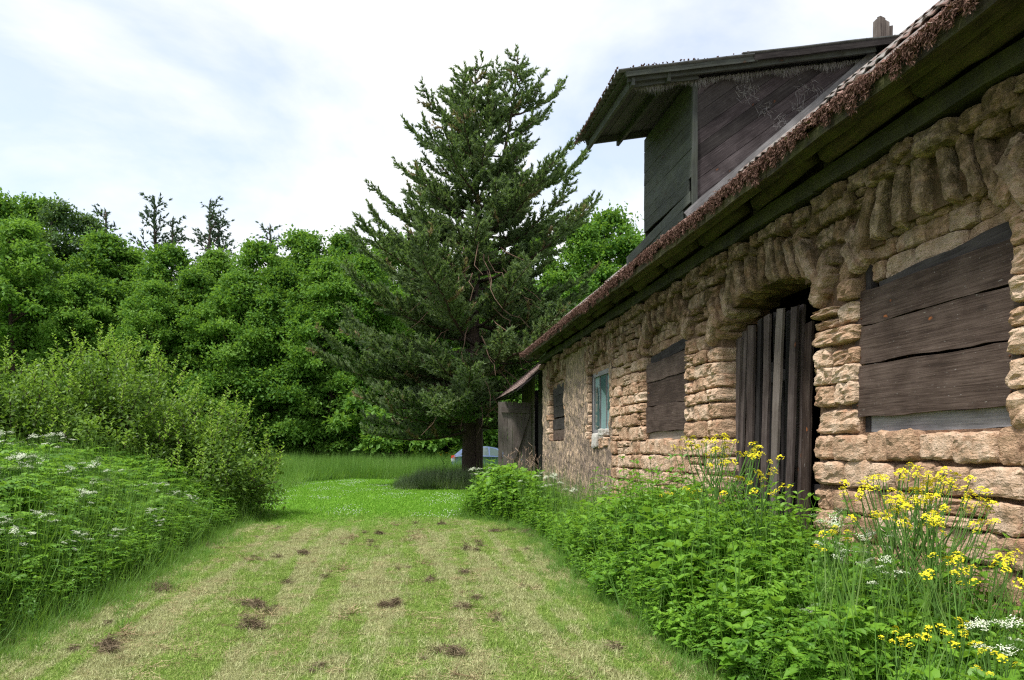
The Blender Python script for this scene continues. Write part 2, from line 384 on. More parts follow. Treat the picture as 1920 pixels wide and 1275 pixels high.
# ------------------------------------------------------------------ ground, the bank on the left
EDGE = [ground_pt(*p) for p in ((-500, 1420), (0, 1215), (150, 1150), (330, 1050), (405, 1000), (500, 968))] + [at(505, 22), at(560, 33)]
EX = np.array([e[0] for e in EDGE]); EY = np.array([e[1] for e in EDGE])
def edge_x(y): return np.interp(y, EY, EX)
def ss(a, b, x): t = np.clip((x - a) / (b - a), 0, 1); return t * t * (3 - 2 * t)
def gz(x, y):
    x = np.asarray(x, float); y = np.asarray(y, float)
    e = edge_x(y) - x
    return .42 * ss(.2, 3.2, e) * ss(24, 18, y) + .018 * np.sin(x * 1.7 + y * .6) * np.sin(y * 1.1 - x * .4) * (x < 0)
def build_ground():
    xs = np.concatenate([np.linspace(-420, -22, 14)[:-1], np.linspace(-22, 3, 90)[:-1], np.linspace(3, 400, 12)])
    ys = np.concatenate([np.linspace(-120, -2, 8)[:-1], np.linspace(-2, 26, 110)[:-1], np.linspace(26, 900, 24)])
    X, Y = np.meshgrid(xs, ys); Z = gz(X, Y)
    v = np.stack([X, Y, Z], -1).reshape(-1, 3); nx = len(xs)
    i = np.arange((len(ys) - 1) * nx).reshape(len(ys) - 1, nx)[:, :-1].ravel()
    f = np.stack([i, i + 1, i + 1 + nx, i + nx], -1)
    obj('ground', mesh('ground', v, f, smooth=True), M['ground'], kind='structure')
build_ground()

# ------------------------------------------------------------------ the barn
LEN0, LEN1 = -2.5, 21.84            # barn from behind the camera to its far corner
TOPZ = 4.08
OPEN = [                            # y0, y1, sill, spring, rise
    (4.50, 6.25, 1.74, 3.20, .38),
    (6.92, 9.27, -1.0, 3.08, .50),
    (10.46, 12.34, 1.72, 3.28, .42),
    (14.48, 16.30, 1.80, 3.30, .45),
    (18.80, 20.84, 1.80, 3.36, .44)]
def inside(y, z, grow=0.0, only_top=False):
    for y0, y1, s, sp_, ri in OPEN:
        c = (y0 + y1) / 2; a = (y1 - y0) / 2
        g = grow if z > sp_ - .1 else 0
        if z < sp_:
            if s < z and abs(y - c) < a + (grow if z > sp_ - .12 else 0) * .6: return True
        elif ((y - c) / (a + grow)) ** 2 + ((z - sp_) / (ri + grow)) ** 2 < 1: return True
    return False
barn = empty('stone_barn', (0, 0, 0))
tag(barn, 'long old stone barn with boarded windows and mossy overhanging roof', 'barn')

def wall_sheet(name, ya, yb, res, base_x, amp, mat, parent):
    ny = int((yb - ya) / res) + 1; nz = int((TOPZ + .1) / res) + 1
    ys = np.linspace(ya, yb, ny); zs = np.linspace(-.05, TOPZ, nz)
    V = []; idx = {}
    def vid(i, j, back):
        k = (i, j, back)
        if k not in idx:
            y, z = ys[i], zs[j]
            x = .62 if back else base_x + amp * (fbm((0, y * 2.2, z * 2.6)) + .5 * fbm((5, y * 7, z * 8)))
            idx[k] = len(V); V.append((x, y, z))
        return idx[k]
    keep = {(i, j) for i in range(ny - 1) for j in range(nz - 1) if not inside((ys[i] + ys[i + 1]) / 2, (zs[j] + zs[j + 1]) / 2)}
    Fq = []
    for (i, j) in keep:
        Fq.append((vid(i, j, 0), vid(i, j + 1, 0), vid(i + 1, j + 1, 0), vid(i + 1, j, 0)))
        Fq.append((vid(i, j, 1), vid(i + 1, j, 1), vid(i + 1, j + 1, 1), vid(i, j + 1, 1)))
        for di, dj, a, b in ((-1, 0, (0, 0), (0, 1)), (1, 0, (1, 1), (1, 0)), (0, -1, (1, 0), (0, 0)), (0, 1, (0, 1), (1, 1))):
            if (i + di, j + dj) not in keep:
                p, q = (i + a[0], j + a[1]), (i + b[0], j + b[1])
                Fq.append((vid(*p, 0), vid(*p, 1), vid(*q, 1), vid(*q, 0)))
    return obj(name, mesh(name, V, np.array(Fq), smooth=False), mat, parent)
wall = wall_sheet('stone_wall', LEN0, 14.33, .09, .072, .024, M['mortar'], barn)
render_wall = wall_sheet('rendered_wall', 14.33, LEN1, .055, -.012, .030, M['plaster'], barn)
render_wall['label'] = 'grey brown mud rendered far stretch of the wall'

def stone_mesh(k, n=8, amp=1.0, fq=(1.5, 1.9, 1.0)):
    """a rough block of unit size"""
    V = []; idx = {}; Fq = []
    def vid(p):
        key = tuple(round(c * n) for c in p)
        if key not in idx:
            q = Vector(p) * 2 - Vector((1, 1, 1))
            s = Vector([math.copysign(abs(c) ** 1.0, c) for c in q])
            L = (abs(s.x) ** 8 + abs(s.y) ** 8 + abs(s.z) ** 8) ** (1 / 8)
            s = s * (1 / max(L, 1e-6)) if max(abs(s.x), abs(s.y), abs(s.z)) > .99 else s
            s *= .5
            o = Vector((k * 7.3, k * 3.1, 0))
            s0 = s; s = Vector((s.x * fq[0], s.y * fq[1], s.z * fq[2]))
            w = mn.noise_vector(s * 1.5 + o) * .055 * amp + mn.noise_vector(s * 3.6 + o) * .048 * amp + mn.noise_vector(s * 8 + o) * .030 + mn.noise_vector(s * 17 + o) * .018
            w.y *= .6
            idx[key] = len(V); V.append(s0 + w)
        return idx[key]
    for ax in range(3):
        for side in (0, 1):
            for i in range(n):
                for j in range(n):
                    c = []
                    for a, b in ((0, 0), (1, 0), (1, 1), (0, 1)):
                        p = [0, 0, 0]; p[ax] = side; p[(ax + 1) % 3] = (i + a) / n; p[(ax + 2) % 3] = (j + b) / n
                        c.append(vid(p))
                    Fq.append(c if side else c[::-1])
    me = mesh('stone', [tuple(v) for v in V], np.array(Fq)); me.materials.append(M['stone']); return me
STONES = [stone_mesh(k) for k in range(26)]
SLABS = [stone_mesh(k + 60, 8, .75, (1.6, .5, 1.7)) for k in range(14)]
def stone(name, parent, y0, y1, z0, z1, x0=-.03, x1=.22, rot=0.0):
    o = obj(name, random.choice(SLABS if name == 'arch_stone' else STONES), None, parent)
    fl = random.choice((1, -1)); rx = random.uniform(-.035, .035) + rot
    o.location = ((x0 + x1) / 2 + random.uniform(-.012, .02), (y0 + y1) / 2, (z0 + z1) / 2)
    o.rotation_euler = (rx, random.uniform(-.05, .05), random.uniform(-.05, .05) + (math.pi if fl < 0 else 0))
    o.scale = ((x1 - x0), (y1 - y0) * 1.025, (z1 - z0) * (1.0 + .04 * (name == 'arch_stone')))
    return o
courses = [0.0, .24, .49, .74, .98, 1.22, 1.48, 1.74, 2.00, 2.24, 2.42, 2.60, 2.80, 3.00, 3.22, 3.42, 3.62, 3.84, 4.06]
cand = []
for ci in range(len(courses) - 1):
    z0, z1 = courses[ci], courses[ci + 1]
    zc = (z0 + z1) / 2
    y = 3.1 + random.uniform(0, .3)
    bounds = []
    for y0_, y1_, s_, sp_, ri_ in OPEN:
        c = (y0_ + y1_) / 2; a = (y1_ - y0_) / 2
        if zc < s_: continue
        if zc < sp_ - .05: bounds.append((y0_, y1_))
        else:
            k = 1 - ((zc - sp_) / (ri_ + .46)) ** 2
            if k > 0: bounds.append((c - (a + .42) * math.sqrt(k), c + (a + .42) * math.sqrt(k)))
    segs = []; cur = y
    for b0, b1 in bounds:
        if b0 > cur: segs.append((cur, b0, 1))
        cur = max(cur, b1)
    segs.append((cur, 14.33, 0))
    for (a, b, jam) in segs:
        b = min(b, 14.33)
        if b - a < .05: continue
        L = b - a; n = max(1, round(L / random.uniform(.34, .46) if zc < 3.3 else L / .3))
        cuts = [a] + sorted(a + L * (i + random.uniform(-.24, .24)) / n for i in range(1, n)) + [b]
        for q in range(len(cuts) - 1):
            jamb = (q == 0 and a > 3.6) or (q == len(cuts) - 2 and b < 14.3)
            yy0, yy1 = cuts[q], cuts[q + 1]
            w = yy1 - yy0
            if w > .30 and random.random() < .14 and z1 - z0 > .2:
                zm = z0 + (z1 - z0) * random.uniform(.4, .6)
                cand.append((yy0, yy1, z0, zm, jamb)); cand.append((yy0, yy1, zm, z1, jamb))
            else: cand.append((yy0, yy1, z0 + random.uniform(-.018, .018), z1 + random.uniform(-.018, .018), jamb))
cand.sort(key=lambda c: (c[0], c[2]))
rest = []
vis = [c for c in cand if not (c[3] < .8 and c[0] < 8.5 and random.random() < .75) and not (c[3] < .55)]
hid = [c for c in cand if c not in vis]
for (a, b, z0, z1, jamb) in vis[:300]:
    g = .006
    stone('stone', wall, a + g, b - g, z0 + g, z1 - g, random.uniform(-.055, -.015), .55 if jamb else .24)
def stones_joined(lst, name, parent):
    A = Acc()
    for (a, b, z0, z1, jamb) in lst:
        me = random.choice(STONES); co = np.empty(len(me.vertices) * 3); me.vertices.foreach_get('co', co); co = co.reshape(-1, 3)
        fc = np.empty(len(me.polygons) * 4, np.int32); me.polygons.foreach_get('vertices', fc)
        x0, x1 = -.035, (.55 if jamb else .24)
        A.add(co * np.array([x1 - x0, (b - a), (z1 - z0)]) + np.array([(x0 + x1) / 2, (a + b) / 2, (z0 + z1) / 2]), fc.reshape(-1, 4))
    if lst:
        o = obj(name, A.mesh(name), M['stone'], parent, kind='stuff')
print('stones', len(vis), len(hid))
stones_joined(vis[300:] + hid, 'rubble_stones', wall)
# stones of the stretch beside and behind the camera, and patches showing through the render
extra = []
for ci in range(len(courses) - 1):
    y = LEN0 + random.uniform(0, .3)
    while y < 3.1:
        w = random.uniform(.3, .55); extra.append((y, min(y + w, 3.25), courses[ci], courses[ci + 1], False)); y += w
stones_joined(extra, 'near_stones', wall)
# jamb stones of the two openings in the rendered stretch
for (y0, y1, s, sp_, ri) in OPEN[3:]:
    z = s
    while z < sp_ - .08:
        h = random.uniform(.14, .26)
        w = random.uniform(.16, .34)
        stone('stone', render_wall, y1 - .02, y1 + w, z, z + h - .01, random.uniform(-.04, .0), .42)
        stone('stone', render_wall, y0 - w * .8, y0 + .02, z, z + h - .01, random.uniform(-.03, .01), .42)
        z += h
# sills and the odd block
y = 14.6
for w in (.34, .42, .3, .38):
    stone('sill_stone', render_wall, y, y + w - .02, 1.60 + random.uniform(-.03, .03), 1.82, -.06, .42); y += w
# arches: thin stones on edge, fanned over each opening
for k, (y0, y1, s, sp_, ri) in enumerate(OPEN):
    c = (y0 + y1) / 2; a = (y1 - y0) / 2
    par = wall if k < 3 else render_wall
    n = int(2.25 * a / .118)
    for i in range(n + 1):
        ph = math.pi * (i + .5) / (n + 1) ; ph = ph + .22 * math.sin(2 * ph) * -1
        ey, ez = c + a * math.cos(ph), sp_ + ri * math.sin(ph)
        lean = math.atan2(math.cos(ph) * .75, 1.0 + .2 * math.sin(ph))
        hgt = random.uniform(.42, .60) * (1 if abs(math.cos(ph)) < .8 else .8)
        if ez + hgt > 4.12: hgt = max(.3, 4.12 - ez)
        dy, dz = math.sin(lean), math.cos(lean)
        my, mz = ey + dy * hgt * .5, ez + dz * hgt * .5 - .03
        t_ = random.uniform(.085, .135)
        o = stone('arch_stone', par, my - t_ * .62, my + t_ * .62, mz - hgt / 2, mz + hgt / 2, random.uniform(-.075, -.01), random.uniform(.42, .5), rot=-lean)
    for q in range(4 if k < 3 else 3):               # broken pieces tucked between ring and course
        yy = c + a * random.uniform(-.9, .9)
        stone('arch_stone', par, yy - .12, yy + .12, 3.98, 4.12, -.10, .3)
# infill stones inside the heads of the boarded windows
for (y0, y1, s, sp_, ri) in (OPEN[0], OPEN[2], OPEN[3], OPEN[4]):
    par = wall if y0 < 14 else render_wall
    c = (y0 + y1) / 2; a = (y1 - y0) / 2
    for (zb, zt) in ((sp_ - .05, sp_ + .13), (sp_ + .13, sp_ + .30), (sp_ + .28, sp_ + .46)):
        zc = (zb + zt) / 2
        hw = a * math.sqrt(max(0.02, 1 - (max(0, zc - sp_) / (ri + .08)) ** 2))
        y = c - hw
        while y < c + hw - .05:
            w = random.uniform(.35, .6) if zb < sp_ else random.uniform(.2, .4)
            e = min(y + w, c + hw)
            stone('infill_stone', par, y, e - .01, zb + random.uniform(-.02, .02), zt, .10, .40); y = e
# mossy lump course on the wall head
y = 3.0
while y < LEN1:
    w = random.uniform(.18, .5) 
    par = wall if y < 14.3 else render_wall
    if y < 14.3 or random.random() < .5:
        stone('head_stone', par, y, y + w - .02, 3.98 + random.uniform(-.03, .05), 4.15 + random.uniform(-.03, .06), random.uniform(-.14, -.05), .35)
    y += w
# other walls of the barn
bm = Acc()
bm.add(*boxv(9.2, 9.8, LEN0, LEN1, 0, 4.1)); bm.add(*boxv(.62, 9.2, LEN1 - .5, LEN1 - .02, 0, 4.08)); bm.add(*boxv(.62, 9.2, LEN0, LEN0 + .5, 0, 4.08))
bm.add(*boxv(.62, 9.2, LEN0 + .5, LEN1 - .5, 4.0, 4.06))
obj('rear_walls', bm.mesh('rear_walls'), M['mortar'], barn)

def plank_mesh(L, W, T, seg=8, wob=.004, taper=0.0, rag=.012, seed=None, bow=0.0):
    """x along the board, y across, z through; from x=0 to L, centred on y and z"""
    g = random.Random(seed) if seed is not None else random
    V = []; o = g.uniform(0, 100)
    for i in range(seg + 1):
        x = L * i / seg
        w = W * (1 + taper * (i / seg - .5))
        e0 = wob * 2.2 * mn.noise(Vector((x * 2.3, o, 0))) + wob * mn.noise(Vector((x * 7, o, 3)))
        e1 = wob * 2.2 * mn.noise(Vector((x * 2.3, o, 9))) + wob * mn.noise(Vector((x * 7, o, 13)))
        b = bow * math.sin(math.pi * i / seg)
        for (yy, zz_) in ((-w / 2 + e0, -T / 2), (w / 2 + e1, -T / 2), (w / 2 + e1, T / 2), (-w / 2 + e0, T / 2)):
            xx = x + (g.uniform(-rag, rag) if i in (0, seg) else 0)
            V.append((xx, yy, zz_ + b))
    f = []
    for i in range(seg):
        for j in range(4):
            k = (j + 1) % 4; f.append((i * 4 + j, (i + 1) * 4 + j, (i + 1) * 4 + k, i * 4 + k))
    f += [(0, 1, 2, 3), (seg * 4 + 3, seg * 4 + 2, seg * 4 + 1, seg * 4)]
    return mesh('board', V, np.array(f))
def plank(name, parent, p0, p1, W, T, mat, face=(0, 0, 1), **kw):
    """board from p0 to p1 whose broad face looks along `face`"""
    p0, p1 = Vector(p0), Vector(p1); d = (p1 - p0); L = d.length; d.normalize()
    n = Vector(face); n = (n - d * n.dot(d)).normalized(); s = n.cross(d)
    Mx = Matrix((d, s, n)).transposed().to_4x4(); Mx.translation = p0
    return obj(name, plank_mesh(L, W, T, **kw), mat, parent, M=Mx)
OUT = (-1, 0, 0)
# boarded windows
_a = np.linspace(0, 2 * np.pi, 9)[:-1]
NAIL = mesh('nail', [(-.006, 0, 0)] + [(-.003, .009 * math.cos(q), .009 * math.sin(q)) for q in _a] + [(.004, .009 * math.cos(q), .009 * math.sin(q)) for q in _a],
            [(0, 1 + j, 1 + (j + 1) % 8) for j in range(8)] + [(1 + j, 9 + j, 9 + (j + 1) % 8, 1 + (j + 1) % 8) for j in range(8)])
NAIL.materials.append(M['rust'])
def boarded(y0, y1, rows, x=.10, mats=None, name='boarded_window', label=None):
    w = empty(name, (0, 0, 0), parent=barn)
    if label: w['label'] = label
    for i, (za0, za1, zb0, zb1, dx, m, ya, yb) in enumerate(rows):
        zc0, zc1 = (za0 + za1) / 2, (zb0 + zb1) / 2; W0, W1 = za1 - za0, zb1 - zb0
        if W0 > .2:
            for yn in (ya + .09, yb - .09):
                for q in (-.28, .27): obj('nail', NAIL, None, w, loc=(x - dx - .019, yn + random.uniform(-.012, .012), zc0 + q * W0 + (zc1 - zc0) * (yn - ya) / (yb - ya)))
        plank('board', w, (x - dx, ya, zc0), (x - dx, yb, zc1), (W0 + W1) / 2 - .006, .032, M[m], OUT, seg=16, wob=.009, taper=(W1 - W0) / ((W0 + W1) / 2), rag=.004)
    return w
A = (4.42, 6.33)
wA = boarded(*A, [
    (3.10, 3.24, 3.03, 3.12, .010, 'wood_dark', 4.44, 6.0),
    (2.775, 3.10, 2.745, 3.07, .028, 'wood', *A),
    (2.365, 2.765, 2.395, 2.74, .026, 'wood', *A),
    (1.90, 2.36, 1.885, 2.375, .040, 'wood', 4.44, 6.36),
    (1.745, 1.90, 1.745, 1.90, -.02, 'wood_grey', 4.5, 6.2)], label='nearest window closed by four wide dark boards')
plank('post', wA, (.13, 6.2, 1.74), (.13, 6.2, 3.3), .09, .07, M['wood_dark'], OUT)
B = (10.42, 12.36)
boarded(*B, [
    (3.13, 3.32, 3.08, 3.20, .0, 'wood_dark', 10.46, 12.2),
    (2.78, 3.12, 2.75, 3.07, .03, 'wood', *B), (2.33, 2.77, 2.33, 2.745, .02, 'wood', *B),
    (1.89, 2.32, 1.87, 2.32, .035, 'wood', *B), (1.73, 1.89, 1.73, 1.88, -.01, 'wood_pale', 10.6, 12.3)],
    label='boarded window just left of the tall door opening')
D = (18.76, 20.86)
rw = [(1.83, 2.12, 1.83, 2.12, .02, 'wood', *D)]
for z0 in (2.13, 2.48, 2.80, 3.10): rw.append((z0, z0 + .31, z0, z0 + .31, random.uniform(.0, .03), 'wood_dark', *D))
boarded(*D, rw, x=.15, label='farthest boarded window in the rendered wall')
# glazed window
gw = empty('glazed_window', (0, 0, 0), parent=barn); gw['label'] = 'old casement with broken bluish panes'
gx = .13; ga, gb, gz0, gz1 = 14.60, 16.16, 1.96, 3.26
for (a, b) in (((gx, ga, gz0), (gx, gb, gz0)), ((gx, ga, gz1), (gx, gb, gz1)), ((gx, ga, gz0), (gx, ga, gz1)), ((gx, gb, gz0), (gx, gb, gz1))):
    plank('frame_bar', gw, a, b, .10, .08, M['wood_grey'], OUT)
for k in (1, 2):
    yy = ga + (gb - ga) * k / 3; plank('glazing_bar', gw, (gx - .01, yy, gz0), (gx - .01, yy, gz1), .04, .04, M['wood_grey'], OUT)
for k in range(3):
    a, b = ga + (gb - ga) * k / 3 + .02, ga + (gb - ga) * (k + 1) / 3 - .02
    V = [(gx, a, gz0), (gx + .01 * (k - 1), b, gz0 + .01), (gx, b, gz1 - .02 * k), (gx + .015, a, gz1)]
    V += [(x + .004, y_, z) for x, y_, z in V]
    obj('pane', mesh('pane', V, [(0, 3, 2, 1), (4, 5, 6, 7), (0, 1, 5, 4), (1, 2, 6, 5), (2, 3, 7, 6), (3, 0, 4, 7)]), M['pane'], gw)
for tri in ([(14.66, 2.5), (15.05, 2.42), (14.9, 3.18), (14.64, 3.2)], [(15.2, 2.75), (15.6, 2.95), (15.58, 3.2), (15.18, 3.2)], [(15.66, 2.1), (16.06, 2.0), (16.08, 2.9), (15.9, 3.0)]):
    V = [(gx - .018, y_, z) for y_, z in tri] + [(gx - .014, y_, z) for y_, z in tri]
    obj('glass_shard', mesh('glass_shard', V, [(0, 3, 2, 1), (4, 5, 6, 7), (0, 1, 5, 4), (1, 2, 6, 5), (2, 3, 7, 6), (3, 0, 4, 7)]), M['pane_dark'], gw)
for (y_, z_, h_, w_) in ((15.35, 1.62, .30, .22), (15.62, 1.60, .32, .2), (14.95, 1.86, .15, .3)):
    st = stone('block', gw, y_ - w_ / 2, y_ + w_ / 2, z_, z_ + h_, -.09, .1); st.data = st.data.copy(); st.data.materials[0] = M['limewash']
plank('post', gw, (.12, 16.25, 1.8), (.12, 16.25, 3.3), .08, .07, M['wood_dark'], OUT)

# the planks that close the tall doorway
door = empty('barn_door', (0, 0, 0), parent=barn); door['label'] = 'tall doorway closed by loose upright leaning planks'
def door_px(px, x):                  # y on a plane x for a picture column
    u = (px - 960) / F_PX; X = x + 4.2; return X * (CS - u * SN) / (SN + u * CS)
specs = [  # zoom x of the top, height of the top, x recess, width, lean of the foot, material
    (377, 2.93, .30, .20, .28, 'wood_door'), (413, 3.06, .33, .15, .26, 'wood_door'), (447, 3.08, .28, .13, .24, 'wood_door'), (480, 3.17, .32, .13, .24, 'wood_door'),
    (515, 3.19, .27, .17, .24, 'wood_door'), (565, 3.26, .33, .11, .22, 'wood_dark'), (606, 3.24, .24, .14, .26, 'wood_door'), (655, 3.27, .34, .10, .2, 'wood_dark'),
    (680, 3.24, .18, .15, .26, 'wood_lead'), (733, 3.22, .29, .13, .2, 'wood_dark'), (762, 3.22, .22, .12, .18, 'wood_door'), (797, 3.23, .30, .12, .12, 'wood_door'), (838, 3.02, .33, .20, .10, 'wood')]
for (zx, zt, x, w, lean, m) in specs:
    yy = door_px(1240 + zx / 3.035, x)
    plank('plank', door, (x + random.uniform(-.02, .05), yy + lean, .02), (x, yy, zt), w, .032, M[m], OUT, seg=16, wob=.009, taper=random.uniform(-.15, .1), rag=.02, bow=random.uniform(-.02, .02))
plank('cross_bar', door, (.42, 6.9, 1.1), (.42, 9.3, 1.15), .14, .04, M['wood_dark'], OUT)
plank('cross_bar', door, (.42, 6.9, 2.5), (.42, 9.3, 2.5), .14, .04, M['wood_dark'], OUT)
plank('plank', door, (.46, 9.12, .02), (.46, 9.12, 2.6), .26, .03, M['wood_dark'], OUT)
plank('plank', door, (.46, 8.6, .02), (.46, 8.6, 2.7), .5, .03, M['wood_dark'], OUT)

# ---- roof
TAN = .86; EAVE_X, EAVE_Z = -.60, 4.50
SL = math.atan(TAN)
def sag(y): return .045 * mn.noise(Vector((y * .33, 0, 0))) + .02 * mn.noise(Vector((y * 1.1, 7, 0)))
def roof_z(x): return EAVE_Z + TAN * (x - EAVE_X)
roof = empty('barn_roof', (0, 0, 0), parent=barn)
RIDGE = 4.95
def corr_sheet(x0, z0, x1, z1, ya, yb, amp=.014, per=.177, th=.012, nx=6, ph=0, wob=.01, sg=False):
    ny = max(8, int((yb - ya) / per * 6)); V = []; Fq = []
    nn = Vector((-(z1 - z0), 0, x1 - x0)).normalized()
    o = random.uniform(0, 50)
    for lay in (0, 1):
        for i in range(nx + 1):
            t_ = i / nx
            for j in range(ny + 1):
                y_ = ya + (yb - ya) * j / ny
                h = amp * math.sin(2 * math.pi * (y_ + ph) / per) - lay * th + wob * mn.noise(Vector((t_ * 3, y_ * 2, o)))
                xx = x0 + (x1 - x0) * t_ + (.014 * mn.noise(Vector((y_ * 9, o, 1))) if i == 0 else 0)
                V.append((xx + nn.x * h, y_, z0 + (z1 - z0) * t_ + nn.z * h + (sag(y_) if sg else 0)))
    W = ny + 1; N = (nx + 1) * W
    for i in range(nx):
        for j in range(ny):
            a = i * W + j
            Fq.append((a, a + 1, a + W + 1, a + W)[::-1]); Fq.append((N + a, N + a + 1, N + a + W + 1, N + a + W))
    for j in range(ny):
        Fq.append((j, j + 1, N + j + 1, N + j)); b = nx * W + j; Fq.append((b + 1, b, N + b, N + b + 1))
    for i in range(nx):
        a = i * W; Fq.append((a + W, a, N + a, N + a + W)); a = i * W + ny; Fq.append((a, a + W, N + a + W, N + a))
    return mesh('sheet', V, np.array(Fq), smooth=False)
y = LEN0 - .3; k = 0
while y < LEN1 + .35:
    b = min(y + 1.10, LEN1 + .5)
    for r_ in range(4):
        xa = EAVE_X + (RIDGE - EAVE_X) * r_ / 4; xb = EAVE_X + (RIDGE - EAVE_X) * (r_ + 1) / 4
        obj('roof_sheet', corr_sheet(xa - .06 if r_ else xa, roof_z(xa) + .012, xb, roof_z(xb), y, b + .05 + random.uniform(-.02, .03), ph=0, sg=True), M['cement'], roof)
    y = b; k += 1
v, f = boxv(-.01, .01, 0, 1, 0, 1)
rs = Acc(); zr = roof_z(RIDGE)
rs.add([(RIDGE, LEN0 - .3, zr), (10.6, LEN0 - .3, zr - 4.85), (10.6, LEN1 + .5, zr - 4.85), (RIDGE, LEN1 + .5, zr),
        (RIDGE, LEN0 - .3, zr - .05), (10.6, LEN0 - .3, zr - 4.9), (10.6, LEN1 + .5, zr - 4.9), (RIDGE, LEN1 + .5, zr - .05)],
       [(0, 1, 2, 3), (7, 6, 5, 4), (0, 4, 5, 1), (1, 5, 6, 2), (2, 6, 7, 3), (3, 7, 4, 0)])
obj('rear_slope', rs.mesh('rear_slope'), M['cement'], roof)
for yy in (LEN1 - .3, LEN0 + .2):
    gb_ = Acc()
    gb_.add([(.0, yy, 4.08), (9.8, yy, 4.08), (RIDGE, yy, zr - .12), (RIDGE, yy, zr - .12), (.0, yy + .05, 4.08), (9.8, yy + .05, 4.08), (RIDGE, yy + .05, zr - .12), (RIDGE, yy + .05, zr - .12)],
            [(0, 1, 2, 3), (7, 6, 5, 4)])
    obj('gable_board', gb_.mesh('gable_board'), M['wood_dark'], roof)
# sheathing boards under the sheets, seen from below along the eaves
rd = Vector((1, 0, TAN)).normalized(); rn = Vector((-TAN, 0, 1)).normalized()
s_ = .02
while s_ < 1.35:
    y = LEN0 - .2
    while y < LEN1 + .3:
        e = min(y + random.uniform(3.2, 5.2), LEN1 + .42)
        p = Vector((EAVE_X, 0, EAVE_Z)) + rd * (s_ + .1) - rn * .055
        plank('sheathing_board', roof, (p.x, y, p.z), (p.x, e - .01, p.z + random.uniform(-.006, .006)), .185, .026, M['wood_moss'] if s_ < .3 else M['wood_dark'], tuple(rn), seg=14, wob=.008)
        y = e
    s_ += .21
ub = Acc()
a_ = Vector((EAVE_X, 0, EAVE_Z)) + rd * 1.4 - rn * .05; b_ = Vector((RIDGE, 0, zr)) - rn * .05
ub.add([(a_.x, LEN0, a_.z), (b_.x, LEN0, b_.z), (b_.x, LEN1, b_.z), (a_.x, LEN1, a_.z), (a_.x, LEN0, a_.z - .03), (b_.x, LEN0, b_.z - .03), (b_.x, LEN1, b_.z - .03), (a_.x, LEN1, a_.z - .03)],
       [(0, 3, 2, 1), (4, 5, 6, 7), (0, 1, 5, 4), (1, 2, 6, 5), (2, 3, 7, 6), (3, 0, 4, 7)])
obj('roof_lining', ub.mesh('roof_lining'), M['wood_dark'], roof)
# eaves board right under the moss, a second lower lath
y = LEN0 - .3
while y < LEN1 + .3:
    e = min(y + random.uniform(3.5, 5.5), LEN1 + .5)
    plank('eaves_board', roof, (EAVE_X + .03, y, EAVE_Z - .10 + sag(y)), (EAVE_X + .03, e - .012, EAVE_Z - .10 + sag(e) + random.uniform(-.012, .012)), .10, .03, M['wood_moss'], OUT, seg=16, wob=.012)
    plank('eaves_lath', roof, (EAVE_X + .17, y + .4, EAVE_Z - .085), (EAVE_X + .17, min(e + .39, LEN1 + .45), EAVE_Z - .09), .10, .05, M['wood_moss'], (-.6, 0, -1), seg=14, wob=.012)
    y = e
# rafters (round poles), wall plate, eaves logs
def log(name, parent, p0, p1, r0, r1, mat, n=7, sides=8, wob=.012):
    p0, p1 = Vector(p0), Vector(p1); d = p1 - p0; L = d.length; d.normalize()
    up = Vector((0, 0, 1)) if abs(d.z) < .9 else Vector((1, 0, 0)); s = up.cross(d).normalized(); u = d.cross(s)
    o = random.uniform(0, 99)
    pts = [(L * i / (n - 1), wob * mn.noise(Vector((i * .9, o, 0))), wob * mn.noise(Vector((i * .9, o, 5)))) for i in range(n)]
    v_, f_ = tube(pts, np.linspace(r0, r1, n) * np.array([1 + .08 * mn.noise(Vector((i * 1.7, o, 2))) for i in range(n)]), sides)
    Mx = Matrix((d, s, u)).transposed().to_4x4(); Mx.translation = p0
    return obj(name, mesh(name, v_, f_, smooth=True), mat, parent, M=Mx)
for i in range(17):
    yy = -1.9 + i * 1.42 + random.uniform(-.08, .08)
    p = Vector((EAVE_X, yy, EAVE_Z)) + rd * .12 - rn * .155; q = Vector((RIDGE, yy, zr)) - rn * .16
    log('rafter', roof, p, q, .085, .07, M['wood_moss'])
    if yy < 21:
        log('eaves_log', roof, (-.20, yy + .10, 4.50 + random.uniform(-.02, .02)), (-.17, yy + 1.30, 4.47 + random.uniform(-.03, .03)), random.uniform(.10, .13), random.uniform(.08, .115), M['wood_moss'], wob=.02)
        plank('stub_post', roof, (-.02, yy, 4.2), (-.02, yy, 4.85), .16, .14, M['wood_dark'], OUT)
y = LEN0
while y < LEN1:
    e = min(y + random.uniform(4, 6), LEN1)
    plank('wall_plate', roof, (-.01, y, 4.27), (-.01, e - .01, 4.27), .17, .22, M['wood_algae'], OUT, seg=14, wob=.012)
    plank('closing_board', roof, (.10, y, 4.62), (.10, e - .01, 4.62), .5, .03, M['wood_dark'], OUT, seg=10, wob=.01)
    y = e
